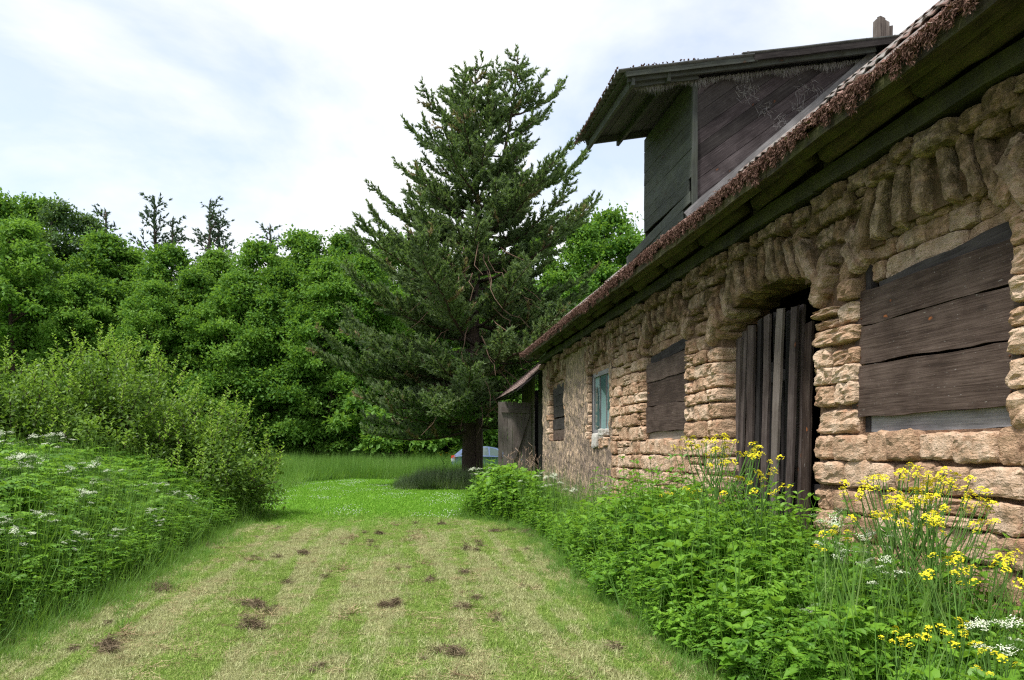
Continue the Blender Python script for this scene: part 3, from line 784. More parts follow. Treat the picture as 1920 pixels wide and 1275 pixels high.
# moss: crust on the lower sheets, bunches hanging over the edge
def moss_edge():
    A_ = Acc(); g = np.random.default_rng(3)
    n = 110000
    yy = g.uniform(LEN0, LEN1 + .5, n)
    w = np.array([mn.noise(Vector((y_ * 3.1, 0, 0))) + .6 * mn.noise(Vector((y_ * 7.7, 3, 0))) for y_ in yy])
    sc = .5 + .5 * np.sin(yy * 2 * np.pi / .177)
    keep = g.uniform(size=n) < np.clip(.34 + .5 * w + .25 * sc, .06, 1) * np.interp(yy, [LEN0, 13, LEN1], [1, .9, .6]); yy = yy[keep]; w = w[keep]; sc = sc[keep]; n = len(yy)
    sg_ = np.array([sag(q) for q in yy])
    hang = np.clip(.02 + .10 * sc * (1 + 1.3 * w), .015, .19)
    t_ = g.uniform(size=n)
    ps = np.stack([EAVE_X - .03 - .02 * sc * (1 - t_) + g.normal(0, .014, n), yy + g.normal(0, .01, n), EAVE_Z + .05 + sg_ - t_ * (hang + .05)], -1)
    d = np.stack([g.normal(-.3, .5, n), g.normal(0, .55, n), g.normal(-.9, .45, n)], -1)
    fr = frames(d, rdir(n, g)); s = np.stack([g.uniform(.02, .05, n), g.uniform(.005, .011, n), np.full(n, .01)], -1)
    v_, f_ = scatter(*BLADE, ps, fr, s); A_.add(v_, f_, np.repeat(g.uniform(0, 1, n), 3))
    obj('hanging_moss', A_.mesh('hanging_moss'), M['moss'], roof, kind='stuff')
    # crust blobs
    A_ = Acc(); n = 4200
    yy = g.uniform(LEN0, LEN1 + .5, n); s1 = np.abs(g.normal(0, .22, n)); s1 = np.where(g.uniform(size=n) < .55, np.abs(g.normal(0, .03, n)), s1)
    oct_v = np.array([(1, 0, 0), (.31, .95, 0), (-.81, .59, 0), (-.81, -.59, 0), (.31, -.95, 0), (0, 0, .75), (0, 0, -.5)])
    oct_f = np.array([(0, 1, 5), (1, 2, 5), (2, 3, 5), (3, 4, 5), (4, 0, 5), (1, 0, 6), (2, 1, 6), (3, 2, 6), (4, 3, 6), (0, 4, 6)])
    ps = np.stack([EAVE_X + s1 * rd.x - .02, yy, EAVE_Z + .02 + s1 * rd.z + np.array([sag(q) for q in yy])], -1)
    fr = frames(np.stack([g.normal(0, 1, n), g.normal(0, 1, n), g.normal(0, .2, n)], -1), np.array([0, 0, 1.]) + g.normal(0, .2, (n, 3)))
    rr = g.uniform(.018, .055, n); s = np.stack([rr, rr * g.uniform(.6, 1.2, n), rr * g.uniform(.5, .9, n)], -1)
    v_, f_ = scatter(oct_v, oct_f, ps, fr, s); v_ += np.random.default_rng(2).normal(0, .004, v_.shape)
    A_.add(v_, f_, np.repeat(g.uniform(0, 1, n), 10))
    obj('moss_cushions', A_.mesh('moss_cushions'), M['moss_top'], roof, kind='stuff')
moss_edge()

# ---- the hay dormer
dorm = empty('hay_dormer', (0, 0, 0), parent=barn); dorm['label'] = 'dark boarded hay dormer with corrugated lean-to roof'
DX, DY0, DY1, DTOP, DS = .10, 10.25, 12.55, 7.08, .188
def dtop(x): return DTOP + DS * (x - DX)
def clip_poly(poly, n, c):                # keep the side n.p <= c
    out = []
    for i in range(len(poly)):
        a, b = poly[i], poly[(i + 1) % len(poly)]
        da, db = a[0] * n[0] + a[1] * n[1] - c, b[0] * n[0] + b[1] * n[1] - c
        if da <= 0: out.append(a)
        if (da < 0) != (db < 0):
            t_ = da / (da - db); out.append((a[0] + (b[0] - a[0]) * t_, a[1] + (b[1] - a[1]) * t_))
    return out
def cheek(yc, sgn):
    tri = [(DX, roof_z(DX) + .04), (DX, dtop(DX)), (DX + 2.98, dtop(DX + 2.98))]
    ang = math.atan(.74); nx, nz = -math.sin(ang), math.cos(ang)
    vals = [p[0] * nx + p[1] * nz for p in tri]; c = min(vals) - .02
    while c < max(vals):
        w = random.uniform(.17, .24)
        poly = clip_poly(clip_poly(tri, (nx, nz), c + w - .006), (-nx, -nz), -c); c += w
        if len(poly) < 3: continue
        dy = random.uniform(0, .008); o_ = Vector((poly[0][0], yc, poly[0][1])); T = .026
        dd = Vector((nz, 0, -nx)); up = Vector((nx, 0, nz)); ny = Vector((0, 1, 0))
        k = len(poly); V = []
        for lay in (0, 1):
            for p in poly:
                q = Vector((p[0], yc, p[1])) - o_; V.append((q.dot(dd), q.dot(up), lay * T * sgn + dy))
        fs = [tuple(range(k)), tuple(range(2 * k - 1, k - 1, -1))] + [(i, k + i, k + (i + 1) % k, (i + 1) % k) for i in range(k)]
        Mx = Matrix((dd, up, ny)).transposed().to_4x4(); Mx.translation = o_
        obj('cheek_board', mesh('cheek_board', V, fs), M['wood_dark'] if random.random() < .3 else M['cheek'], dorm, M=Mx)
M['cheek'] = wood_mat('tarred cheek boards', (.012, .009, .010), (.040, .031, .033), (.12, .10, .105), 0, .35, bl=1)
cheek(DY0, 1); cheek(DY1, -1)
for yc in (DY0 + .06, DY1 - .07):
    tri = [(DX + .05, roof_z(DX) + .0), (DX + .05, dtop(DX)), (DX + 3.0, dtop(DX + 2.98)), (DX + 3.0, roof_z(DX + 2.9))]
    V = [(a, yc, b) for a, b in tri] + [(a, yc + .012, b) for a, b in tri]
    obj('cheek_lining', mesh('cheek_lining', V, [(0, 1, 2, 3), (7, 6, 5, 4), (0, 4, 5, 1), (1, 5, 6, 2), (2, 6, 7, 3), (3, 7, 4, 0)]), M['wood_dark'], dorm)
z = roof_z(DX) - .02; k = 0
while z < dtop(DX) + .03:
    h = random.uniform(.18, .23); e = min(z + h, dtop(DX) + .12)
    if not (k in (1,)):
        plank('front_board', dorm, (DX - .01 - random.uniform(0, .008), DY0 + (.22 if k == 2 else .0), (z + e) / 2), (DX - .01, DY1, (z + e) / 2 + random.uniform(-.01, .01)), e - z - .004, .026, M['wood_green'], OUT, wob=.004)
    z = e; k += 1
plank('loose_board', dorm, (DX - .03, DY0 + .12, roof_z(DX) + .30), (DX - .10, DY1 + .75, roof_z(DX) + .06), .17, .026, M['wood_green'], OUT, wob=.008)
plank('loose_board', dorm, (DX - .05, DY0 + .35, roof_z(DX) + .08), (DX - .05, DY1 + .1, roof_z(DX) + .05), .16, .026, M['wood_green'], OUT, wob=.01)
plank('corner_trim', dorm, (DX - .03, DY0 - .02, roof_z(DX) - .02), (DX - .03, DY0 - .02, dtop(DX)), .075, .05, M['wood_green'], (0, -1, 0))
plank('corner_trim', dorm, (DX + .08, DY0 + .05, roof_z(DX) - .02), (DX + .08, DY0 + .05, dtop(DX)), .09, .09, M['wood_dark'], (0, -1, 0))
# flashing batten between roof and cheek
plank('flashing_board', dorm, (DX - .15, DY0 - .05, roof_z(DX - .15) + .07), (DX + 2.9, DY0 - .05, roof_z(DX + 2.9) + .09), .17, .025, M['wood_grey'], (0, -1, .15), seg=12, wob=.006)
RX0, RX1, RY0, RY1 = -1.17, 3.40, 10.00, 12.66
droof0 = len(bpy.data.objects); _before = set(o.name for o in bpy.data.objects)
def dr(x): return DTOP + .20 + DS * (x - DX) 
for i in range(3):
    a = RY0 + (RY1 - RY0) * i / 3; b = RY0 + (RY1 - RY0) * (i + 1) / 3 + .04
    obj('roof_sheet', corr_sheet(RX0, dr(RX0), .9, dr(.9) , a, b, amp=.026, th=.014), M['cement_grey'], dorm)
    obj('roof_sheet', corr_sheet(.72, dr(.72) + .03, RX1, dr(RX1) + .02, a, b, amp=.026, th=.014), M['cement_grey'], dorm)
und = -.085
for yy in (RY0 + .10, RY1 - .12):
    plank('dormer_rafter', dorm, (RX0 + .16, yy, dr(RX0 + .16) + und - .03), (RX1 - .5, yy, dr(RX1 - .5) + und - .03), .10, .05, M['wood_green'], (0, -1, 0))
plank('verge_board', dorm, (RX0 + .12, RY0 + .03, dr(RX0 + .12) - .075), (.95, RY0 + .03, dr(.95) - .075), .07, .024, M['wood_green'], (0, -1, 0))
plank('verge_board', dorm, (.90, RY0 + .02, dr(.90) - .055), (3.3, RY0 + .02, dr(3.3) - .055), .085, .024, M['wood_dark'], (0, -1, 0))
plank('verge_board', dorm, (RX0 + .2, RY0 + .15, dr(RX0 + .2) - .17), (.1, RY0 + .15, dr(.1) - .17), .10, .03, M['wood_green'], (0, -1, 0))
for xx in (RX0 + .24, RX0 + .78):
    plank('cross_beam', dorm, (xx, RY0 + .05, dr(xx) - .17), (xx, RY1 - .02, dr(xx) - .17), .12, .05, M['wood_green'], OUT)
y = RY0 + .06
for i in range(6):
    xx = RX0 + .1 + i * .215
    plank('soffit_board', dorm, (xx + .1, RY0 + .04, dr(xx + .1) - .05), (xx + .1, RY1 - .03, dr(xx + .1) - .05), .205, .02, M['wood_green'], (DS, 0, -1))
tilt = Matrix.Translation((0, RY0, 7.1)) @ Matrix.Rotation(R(2.6), 4, 'X') @ Matrix.Translation((0, -RY0, -7.1))
for o in [o for o in bpy.data.objects if o.name not in _before]: o.matrix_basis = tilt @ o.matrix_basis
# fringe of dusty roots and moss along the verge, moss bits on the drip edge
def fringe():
    g = np.random.default_rng(11); A_ = Acc(); n = 2600
    x = g.uniform(-.9, 2.9, n); L = g.uniform(.03, .11, n) * (1 + .5 * np.sin(x * 9)) + .012
    ps = np.stack([x, np.full(n, DY0 - .03) + g.uniform(-.03, .02, n), dtop(x) + .03 + g.uniform(-.03, 0, n)], -1)
    d = np.stack([g.normal(0, .16, n), g.normal(0, .1, n), -np.ones(n)], -1)
    v_, f_ = scatter(*BLADE, ps, frames(d, rdir(n, g)), np.stack([L, g.uniform(.002, .006, n), np.full(n, .02)], -1)); A_.add(v_, f_, np.repeat(g.uniform(0, 1, n), 3))
    for (cx, cz, r_, m_) in ((.95, 6.98, .16, 60), (1.45, 6.55, .15, 60), (1.75, 6.75, .13, 50), (1.85, 7.1, .15, 50), (1.2, 6.72, .1, 30), (2.1, 7.0, .12, 30)):
        p2 = np.stack([cx + g.normal(0, r_ * .6, m_), np.full(m_, DY0 - .02), cz + g.normal(0, r_ * .5, m_)], -1)
        d = np.stack([g.normal(0, 1, m_), g.normal(0, .1, m_), g.normal(0, 1, m_)], -1)
        v_, f_ = scatter(*BLADE, p2, frames(d, rdir(m_, g)), np.stack([g.uniform(.05, .16, m_), np.full(m_, .004), np.full(m_, .01)], -1)); A_.add(v_, f_, .5)
    obj('cobweb_fringe', A_.mesh('cobweb_fringe'), M['web'], dorm, kind='stuff')
    A_ = Acc(); n = 330
    y_ = g.uniform(RY0, RY1, n); top = g.uniform(size=n) < .5
    x = np.where(top, RX0 + np.abs(g.normal(0, .5, n)), RX0 - .01)
    x = np.where(g.uniform(size=n) < .35, g.uniform(RX0, RX1, n), x); y_ = np.where(x > RX0 + .3, RY0 + np.abs(g.normal(0, .12, n)), y_)
    ps = np.stack([x, y_, dr(x) + .03], -1); rr = g.uniform(.010, .028, n)
    oct_v = np.array([(1, 0, 0), (-.5, .87, 0), (-.5, -.87, 0), (0, 0, .8), (0, 0, -.7)]); oct_f = np.array([(0, 1, 3), (1, 2, 3), (2, 0, 3), (1, 0, 4), (2, 1, 4), (0, 2, 4)])
    v_, f_ = scatter(oct_v, oct_f, ps, frames(rdir(n, g), rdir(n, g)), np.stack([rr, rr, rr], -1)); A_.add(v_, f_, .2)
    obj('dormer_moss', A_.mesh('dormer_moss'), M['moss'], dorm, kind='stuff')
fringe()
# broken wooden stack above the dormer
st = empty('wooden_stack', (0, 0, 0), parent=barn); st['label'] = 'broken wooden stack poking above the dormer roof'
for i, (dx, h) in enumerate(((0, 8.66), (.09, 8.74), (.18, 8.68), (.26, 8.60))):
    plank('stave', st, (3.52 + dx, 10.9 + .02 * i, 7.8), (3.52 + dx, 10.9 + .02 * i, h), .085, .09, M['wood_shed'], (0, -1, 0), rag=.04)

# ------------------------------------------------------------------ the low shed beyond, with its open door leaf
shed = empty('shed', (0, LEN1, 0)); tag(shed, 'low dark timber shed joined to the far end of the barn', 'shed')
SY1 = 27.2
y = LEN1 + .05
while y < SY1:
    w = random.uniform(.14, .2)
    if not (22.6 < y < 24.6): plank('wall_board', shed, (.25, y + w / 2 - LEN1, 0), (.25 + random.uniform(-.01, .01), y + w / 2 - LEN1, 4.2), w - .01, .03, M['wood_shed'], OUT)
    y += w
for i in range(9):
    plank('door_board', shed, (.34, .85 + i * .2, 0), (.34, .85 + i * .2, 4.2), .19, .03, M['wood_dark'], OUT)
sh = Acc(); sh.add(*boxv(.4, 5, 5.2, 5.36, 0, 3.8)); sh.add(*boxv(4.9, 5, .06, 5.2, 0, 3.8)); obj('shed_shell', sh.mesh('shed_shell'), M['wood_dark'], shed)
def shed_roof():
    g = random.Random(5); T2 = .84
    A_ = Acc(); ub_ = boxv(0, 1, 0, 1, -.03, 0)
    a = Vector((-.78, 0, 3.42)); d = Vector((1, 0, T2)).normalized(); n_ = Vector((-T2, 0, 1)).normalized()
    p0, p1 = a, a + d * 4.1
    q = [(p0.x, .06, p0.z), (p1.x, .06, p1.z), (p1.x, 5.5, p1.z), (p0.x, 5.5, p0.z)]; lo = [(x, y_, z - .05) for x, y_, z in q]
    A_.add(q + lo, [(0, 1, 2, 3), (7, 6, 5, 4), (0, 4, 5, 1), (1, 5, 6, 2), (2, 6, 7, 3), (3, 7, 4, 0)])
    obj('roof_deck', A_.mesh('roof_deck'), M['wood_dark'], shed)
    cnt = 0
    for row in range(9):
        y_ = .06 + g.uniform(0, .1)
        while y_ < 5.45:
            w = g.uniform(.13, .22)
            s0 = row * .26 - .06 + g.uniform(-.03, .03)
            p = a + d * s0 + n_ * .05; e = a + d * (s0 + .40) + n_ * .022
            plank('shingle', shed, (p.x, y_ + w / 2, p.z), (e.x, y_ + w / 2, e.z), w - .01, .018, M['shingle'], tuple(n_), seg=2, wob=.002, rag=.012); cnt += 1
            y_ += w
M['shingle'] = wood_mat('split shingles', (.07, .045, .04), (.19, .13, .115), (.36, .28, .26), bl=1)
shed_roof()
leafd = empty('door_leaf', (.15, 24.85 - LEN1, 0), parent=shed); leafd['label'] = 'open ledged door leaf swung out towards the path'
for i in range(7):
    plank('board', leafd, (-.08 - i * .165, random.uniform(0, .012), .12), (-.08 - i * .165, random.uniform(0, .012), 3.20 + random.uniform(-.03, .02)), .155, .03, M['wood_shed'], (0, -1, 0))
plank('ledge', leafd, (-.06, -.045, 2.9), (-1.05, -.045, 2.92), .17, .05, M['wood_shed'], (0, -1, 0))
plank('ledge', leafd, (-.06, -.045, .8), (-1.12, -.045, .8), .17, .05, M['wood_shed'], (0, -1, 0))
plank('brace', leafd, (-.10, -.05, 2.8), (-.62, -.05, 1.2), .12, .04, M['wood_shed'], (0, -1, 0))

# ------------------------------------------------------------------ parked car
def build_car():
    x, y = at(922, 40)
    root = empty('parked_car', (x, y, .16), 0); root.rotation_euler = (0, 0, R(-14))
    tag(root, 'blue parked hatchback car half hidden behind the big conifer and shed door', 'car')
    # local: +x forward, rear at x=-2.05; side profile lofted over the width
    low = [(-2.05, .42), (-2.12, .62), (-2.08, .95), (-1.98, 1.02), (-1.2, 1.04), (.75, .98), (1.25, .93), (1.95, .78), (2.12, .58), (2.1, .36), (1.7, .26), (-1.7, .26)]
    cab = [(-1.98, 1.02), (-1.55, 1.40), (-1.05, 1.515), (-.2, 1.53), (.35, 1.44), (1.12, .95)]
    def loft(prof, ws):
        V = []
        for (yy, sx, sz) in ws:
            for (px_, pz_) in prof: V.append((px_ * sx, yy, .26 + (pz_ - .26) * sz))
        k = len(prof); f = []
        for i in range(len(ws) - 1):
            for j in range(k): f.append((i * k + j, i * k + (j + 1) % k, (i + 1) * k + (j + 1) % k, (i + 1) * k + j))
        f.append(tuple(range(k))[::-1]); f.append(tuple((len(ws) - 1) * k + j for j in range(k)))
        return V, f
    V, f = loft(low, [(-.86, .94, .93), (-.89, .97, .95), (-.80, 1, .99), (-.4, 1, 1), (.4, 1, 1), (.80, 1, .99), (.89, .97, .95), (.86, .94, .93)])
    b = obj('body', mesh('body', V, f, smooth=True), M['car'], root)
    def cabw(z): return .86 - (z - .98) * .42
    V = []
    for sg in (-1, 1):
        for (px_, pz_) in cab: V.append((px_, sg * cabw(pz_), pz_))
    k = len(cab); f = [tuple(range(k))[::-1], tuple(range(k, 2 * k))] + [(j, j + 1, k + j + 1, k + j) for j in range(k - 1)]
    obj('cabin', mesh('cabin', V, f), M['car'], root)
    for sg in (-1, 1):
        for (nm, pts) in (('window', [(-1.62, 1.08), (-1.42, 1.36), (-.92, 1.46), (-.82, 1.06)]), ('window', [(-.76, 1.06), (-.82, 1.46), (-.12, 1.475), (-.05, 1.04)]), ('window', [(.02, 1.04), (-.04, 1.47), (.30, 1.40), (.92, .99)])):
            V = [(a, sg * (cabw(c) + .006), c) for a, c in pts] + [(a, sg * (cabw(c) - .01), c) for a, c in pts]
            obj(nm, mesh(nm, V, [(0, 1, 2, 3), (7, 6, 5, 4), (0, 4, 5, 1), (1, 5, 6, 2), (2, 6, 7, 3), (3, 7, 4, 0)]), M['carglass'], root)
    V = [(-1.985, -.72, 1.06), (-1.985, .72, 1.06), (-1.60, .60, 1.38), (-1.60, -.60, 1.38)]; V = V + [(a + .02, b_, c) for a, b_, c in V]
    obj('rear_window', mesh('rear_window', V, [(0, 3, 2, 1), (4, 5, 6, 7), (0, 1, 5, 4), (1, 2, 6, 5), (2, 3, 7, 6), (3, 0, 4, 7)]), M['carglass'], root)
    for sg in (-1, 1):
        v_, f_ = boxv(-2.10, -1.88, sg * .66 - .12, sg * .66 + .19 * 1.0 if sg > 0 else sg * .66 + .12, .80, 1.02)
        tl = obj('tail_light', mesh('tail_light', *boxv(-2.12, -1.9, min(sg * .6, sg * .875), max(sg * .6, sg * .875), .88, 1.03)), M['red'], root)
        obj('lens', mesh('lens', *boxv(-2.13, -1.95, min(sg * .62, sg * .87), max(sg * .62, sg * .87), .70, .875)), M['clear'], tl)
        obj('mirror', mesh('mirror', *boxv(.72, .86, min(sg * .88, sg * 1.04), max(sg * .88, sg * 1.04), .98, 1.12)), M['car'], root)
        obj('headlight', mesh('headlight', *boxv(1.8, 2.06, min(sg * .5, sg * .84), max(sg * .5, sg * .84), .62, .76)), M['clear'], root)
    for wx in (-1.3, 1.32):
        for sg in (-1, 1):
            a = np.linspace(0, 2 * np.pi, 21)[:-1]; V = []; f = []
            for (yy, r_) in ((-.1, .24), (-.1, .31), (-.07, .325), (.07, .325), (.1, .31), (.1, .24)):
                for q in a: V.append((r_ * math.cos(q), yy, r_ * math.sin(q)))
            for i in range(5):
                for j in range(20): f.append((i * 20 + j, i * 20 + (j + 1) % 20, (i + 1) * 20 + (j + 1) % 20, (i + 1) * 20 + j))
            wh = obj('wheel', mesh('wheel', V, f, smooth=True), M['tyre'], root, loc=(wx, sg * .82, .205))
            V = [(0, sg * .06, 0)] + [(.24 * math.cos(q), sg * .09, .24 * math.sin(q)) for q in a]
            obj('rim', mesh('rim', V, [(0, 1 + j, 1 + (j + 1) % 20) for j in range(20)]), M['rim'], wh)
    obj('bumper', mesh('bumper', *boxv(-2.16, -1.95, -.8, .8, .38, .52)), M['black'], root)
build_car()

# ------------------------------------------------------------------ plants: templates
def leafy(name, Pn, Dn, Un, size, mat, tmpl=DIAMOND, wid=.55, tint=None, g=rng):
    n = len(Pn); s = np.stack([size, size * wid, size], -1)
    v_, f_ = scatter(*tmpl, Pn, frames(Dn, Un), s)
    k = len(tmpl[1]); tt = g.uniform(0, 1, n) if tint is None else tint
    me = mesh(name, v_, f_, np.repeat(tt, k)); me.materials.append(mat); return me
def fix_tris(f): return np.array(f)
def broad_crown(g, H, Rr, base, nclump, nleaf, lsize, mat, squash=1.0, top=1.0):
    """leaf clumps spread over a crown; light tips and dark insides come from real light"""
    cl = []
    while len(cl) < nclump:
        t_ = g.uniform(0, 1) ** .8; z = base + (H - base) * t_
        w = Rr * (math.sin(math.pi * min(1, .18 + .80 * t_)) ** .7) * (1.0 if t_ < .8 else top)
        a = g.uniform(0, 2 * np.pi); r = w * g.uniform(.35, 1.0)
        rad = g.uniform(.11, .30) * Rr * (1.15 - .45 * t_)
        cl.append((r * math.cos(a), r * math.sin(a), min(z, H - rad * .6), rad))
    cl.append((0, 0, H - .25 * Rr, .3 * Rr))
    cl = np.array(cl)
    wgt = cl[:, 3] ** 2; idx = g.choice(len(cl), nleaf, p=wgt / wgt.sum())
    d = rdir(nleaf, g); d[:, 2] = np.where(d[:, 2] < -.25, -d[:, 2], d[:, 2])
    rr = g.uniform(.12, 1.3, nleaf) ** .55
    lump = 1 + .34 * np.sin(d[:, 0] * 4.3 + idx * 1.7) * np.cos(d[:, 1] * 5.1 + idx * 2.3) + .16 * np.sin(d[:, 2] * 9 + d[:, 0] * 7 + idx)
    rr = np.where(g.uniform(size=nleaf) < .10, g.uniform(1.0, 1.7, nleaf), rr)
    P = cl[idx, :3] + d * (cl[idx, 3] * rr * lump)[:, None] * np.array([1, 1, .8])
    dirs = nrm(d * .6 + rdir(nleaf, g) * .8 + np.array([0, 0, -.25])); up = nrm(d * .45 + np.array([0, 0, .75]) + rdir(nleaf, g) * .9)
    ctint = g.uniform(0, .6, len(cl))
    tint = np.clip(ctint[idx] + g.uniform(-.12, .35, nleaf), 0, 1)
    return leafy('crown', P, dirs, up, g.uniform(.7, 1.3, nleaf) * lsize, mat, wid=.62, tint=tint, g=g), cl
def trunk_mesh(g, H, r, cl, nl=18, lean=.3):
    A_ = Acc(); n = 8
    ph = g.uniform(0, 6); pts = np.array([(lean * math.sin(i / n * 2 + ph) - lean * math.sin(ph), lean * math.cos(i / n * 2.3 + ph) - lean * math.cos(ph), H * .93 * i / n) for i in range(n + 1)])
    A_.add(*tube(pts, r * np.linspace(1, .18, n + 1) * np.array([1.25] + [1] * n), 8))
    for c in cl[g.permutation(len(cl))[:nl]]:
        z0 = max(H * .12, c[2] - abs(g.normal(.25, .08)) * math.hypot(c[0], c[1]) * 2 - .5); i = min(n, max(0, z0 / (H * .93) * n)); b = pts[int(i)]
        b = np.array([np.interp(z0, pts[:, 2], pts[:, 0]), np.interp(z0, pts[:, 2], pts[:, 1]), z0])
        m_ = (b + c[:3]) / 2 + np.array([0, 0, -.1 * (c[2] - z0)])
        A_.add(*tube(np.array([b, m_, c[:3]]), [r * .32, r * .2, r * .07], 5))
    me = A_.mesh('trunk', smooth=True); return me
g1 = np.random.default_rng(21)
TREES = []
for (H, Rr, base, nc, nl, ls, mt) in ((19, 4.2, 1.0, 150, 38000, .27, 'forest'), (17, 4.4, .8, 160, 40000, .26, 'forest'), (21, 3.9, 1.5, 140, 38000, .27, 'forest'), (20, 3.6, 5, 70, 12000, .24, 'forest_pale')):
    cm, cl = broad_crown(g1, H, Rr, base, nc, nl, ls, M[mt]); tm = trunk_mesh(g1, H, .26, cl); tm.materials.append(M['bark_pale' if mt == 'forest_pale' else 'bark'])
    TREES.append((cm, tm, H))
SHRUB = []
for (H, Rr) in ((5.2, 2.7), (3.6, 2.4)):
    cm, cl = broad_crown(g1, H, Rr, .2, 34, 9000, .21, M['forest']); tm = trunk_mesh(g1, H, .09, cl, 20, .15); tm.materials.append(M['bark']); SHRUB.append((cm, tm, H))
def place_tree(src, name, px, d, H, label, group, cat='tree', wide=1.0):
    cm, tm, H0 = src; x, y = at(px, d)
    r = empty(name, (x, y, -.05), random.uniform(0, 6.28)); s = H / H0; r.scale = (s * wide, s * wide, s)
    tag(r, label, cat, group); obj('trunk', tm, None, r); obj('crown', cm, None, r); return r
row = [(-190, 57, 17, 0), (-95, 60, 19, 2), (-10, 55, 18.2, 1), (75, 60, 19.5, 0), (235, 57, 16.2, 1), (320, 54, 15.6, 0), (405, 56, 15.8, 2), (490, 53, 15.6, 1), (570, 55, 16.8, 0), (650, 56, 17.0, 1), (735, 58, 17.5, 2), (815, 56, 16, 0), (30, 51, 15.5, 1), (150, 51.5, 13, 0), (200, 56, 17, 1), (285, 51, 12.5, 1), (365, 52, 13.5, 0), (450, 51, 13.0, 1), (530, 51.5, 13.5, 0), (615, 51, 14.0, 1), (690, 52, 14.5, 0), (905, 58, 17, 1), (1000, 57, 17.5, 2), (1085, 55, 17.6, 0), (1150, 57, 19.0, 1), (1235, 56, 16, 2)]
for px, d, H, k in row:
    H *= 1.13 if px < 100 else 1.06
    if px == 1085 or px == 1150: lab = 'leafy green tree showing right beside the big conifer' if px == 1085 else 'leafy green tree closest to the dormer, under its overhang'; gr = 'trees right of the big conifer'
    elif px <= 75: lab = {-10: 'tall bushy tree cut by the left edge of the picture', 75: 'tall bushy tree just left of the thin pale trees', 30: 'lower bushy tree in front of the tall ones at the left end'}.get(px, 'tree beyond the left edge of the picture'); gr = 'taller trees at the left end'
    elif px < 700:
        gr = 'front trees of the wood'
        lab = {150: 'low tree in front of the two thin pale trees', 200: 'tree just right of the thin pale trees', 235: 'tree left of the two pine tops', 285: 'short front tree directly below the left pine top', 320: 'tree below the short right pine top', 365: 'short front tree directly below the pointed spruce top', 405: 'tree reaching up beneath the pointed spruce top',
               450: 'short front tree right of the pointed spruce top', 490: 'tree with its crown just left of the faint far conifer tip', 530: 'short front tree halfway between the bush and the big conifer', 570: 'tree rising above its neighbours right of the faint far conifer tip', 615: 'short front tree whose branches nearly touch the big conifer', 650: 'tree whose top shows just left of the big conifer', 690: 'front tree half behind the left side of the big conifer'}.get(px, 'leafy tree in the front of the wood')
    else: lab = 'green leaf tree standing behind the big conifer and the barn'; gr = 'trees behind the conifer'
    place_tree(TREES[k], 'leaf_tree', px, d, H, lab, gr)
row2 = [(-140, 68, 20, 1), (-40, 70, 21, 0), (180, 66, 19, 2), (275, 70, 18.2, 1), (365, 67, 18, 0), (450, 69, 18.3, 2), (540, 68, 19.2, 1), (615, 70, 19.8, 0), (700, 69, 19.8, 2), (860, 70, 18, 1), (960, 70, 18, 0), (1120, 70, 18, 1)]
for px, d, H, k in row2: place_tree(TREES[k], 'leaf_tree', px, d, H, 'green tree of the second rank, its top showing over the front trees', 'rear trees of the wood')
for px, d, H in ((110, 58, 21.2), (165, 60, 20.8)): place_tree(TREES[3], 'pale_tree', px, d, H, 'left one of the two thin pale leaved trees with sky showing through' if px == 110 else 'right one of the two thin pale leaved trees with sky showing through', 'two thin pale trees', wide=.9)
for i, px in enumerate((-120, -20, 60, 150, 240, 330, 400, 470, 535, 600, 665, 730, 800, 900, 1000, 1100)):
    place_tree(SHRUB[i % 2], 'undergrowth_shrub', px + random.uniform(-15, 15), random.uniform(49, 54), random.uniform(2.2, 7.0), 'low shrub at the foot of the wood, ' + ('behind the left bush' if px < 480 else 'seen between the left bush and big conifer' if px < 690 else 'glimpsed behind the big conifer'), 'shrubs at the foot of the wood', 'shrub')
# the dim depth of the wood: one mass of trunks and foliage
def wood_mass():
    g = np.random.default_rng(9); A_ = Acc(); n = 16000
    px = g.uniform(-500, 1400, n); d = g.uniform(76, 84, n); z = g.uniform(0, 1, n) * (15 + 2 * np.sin(px * .02))
    P = np.array([(*at(a, b), c) for a, b, c in zip(px, d, z)])
    v_, f_ = scatter(*DIAMOND, P, frames(rdir(n, g), rdir(n, g)), np.stack([np.full(n, 1.3), np.full(n, .9), np.full(n, 1.)], -1)); A_.add(v_, f_, np.repeat(g.uniform(0, .5, n), 1))
    obj('distant_wood', A_.mesh('distant_wood'), M['forest'], kind='stuff')
    A_ = Acc()
    for i in range(70):
        x, y_ = at(g.uniform(-250, 1150), g.uniform(55, 74)); h = g.uniform(9, 15); r = g.uniform(.07, .15)
        A_.add(*tube([(x, y_, 0), (x + g.normal(0, .2), y_ + g.normal(0, .2), h * .5), (x + g.normal(0, .4), y_ + g.normal(0, .4), h)], [r, r * .8, r * .4], 5))
    obj('dim_trunks', A_.mesh('dim_trunks', True), M['bark_pale'], kind='stuff')
wood_mass()

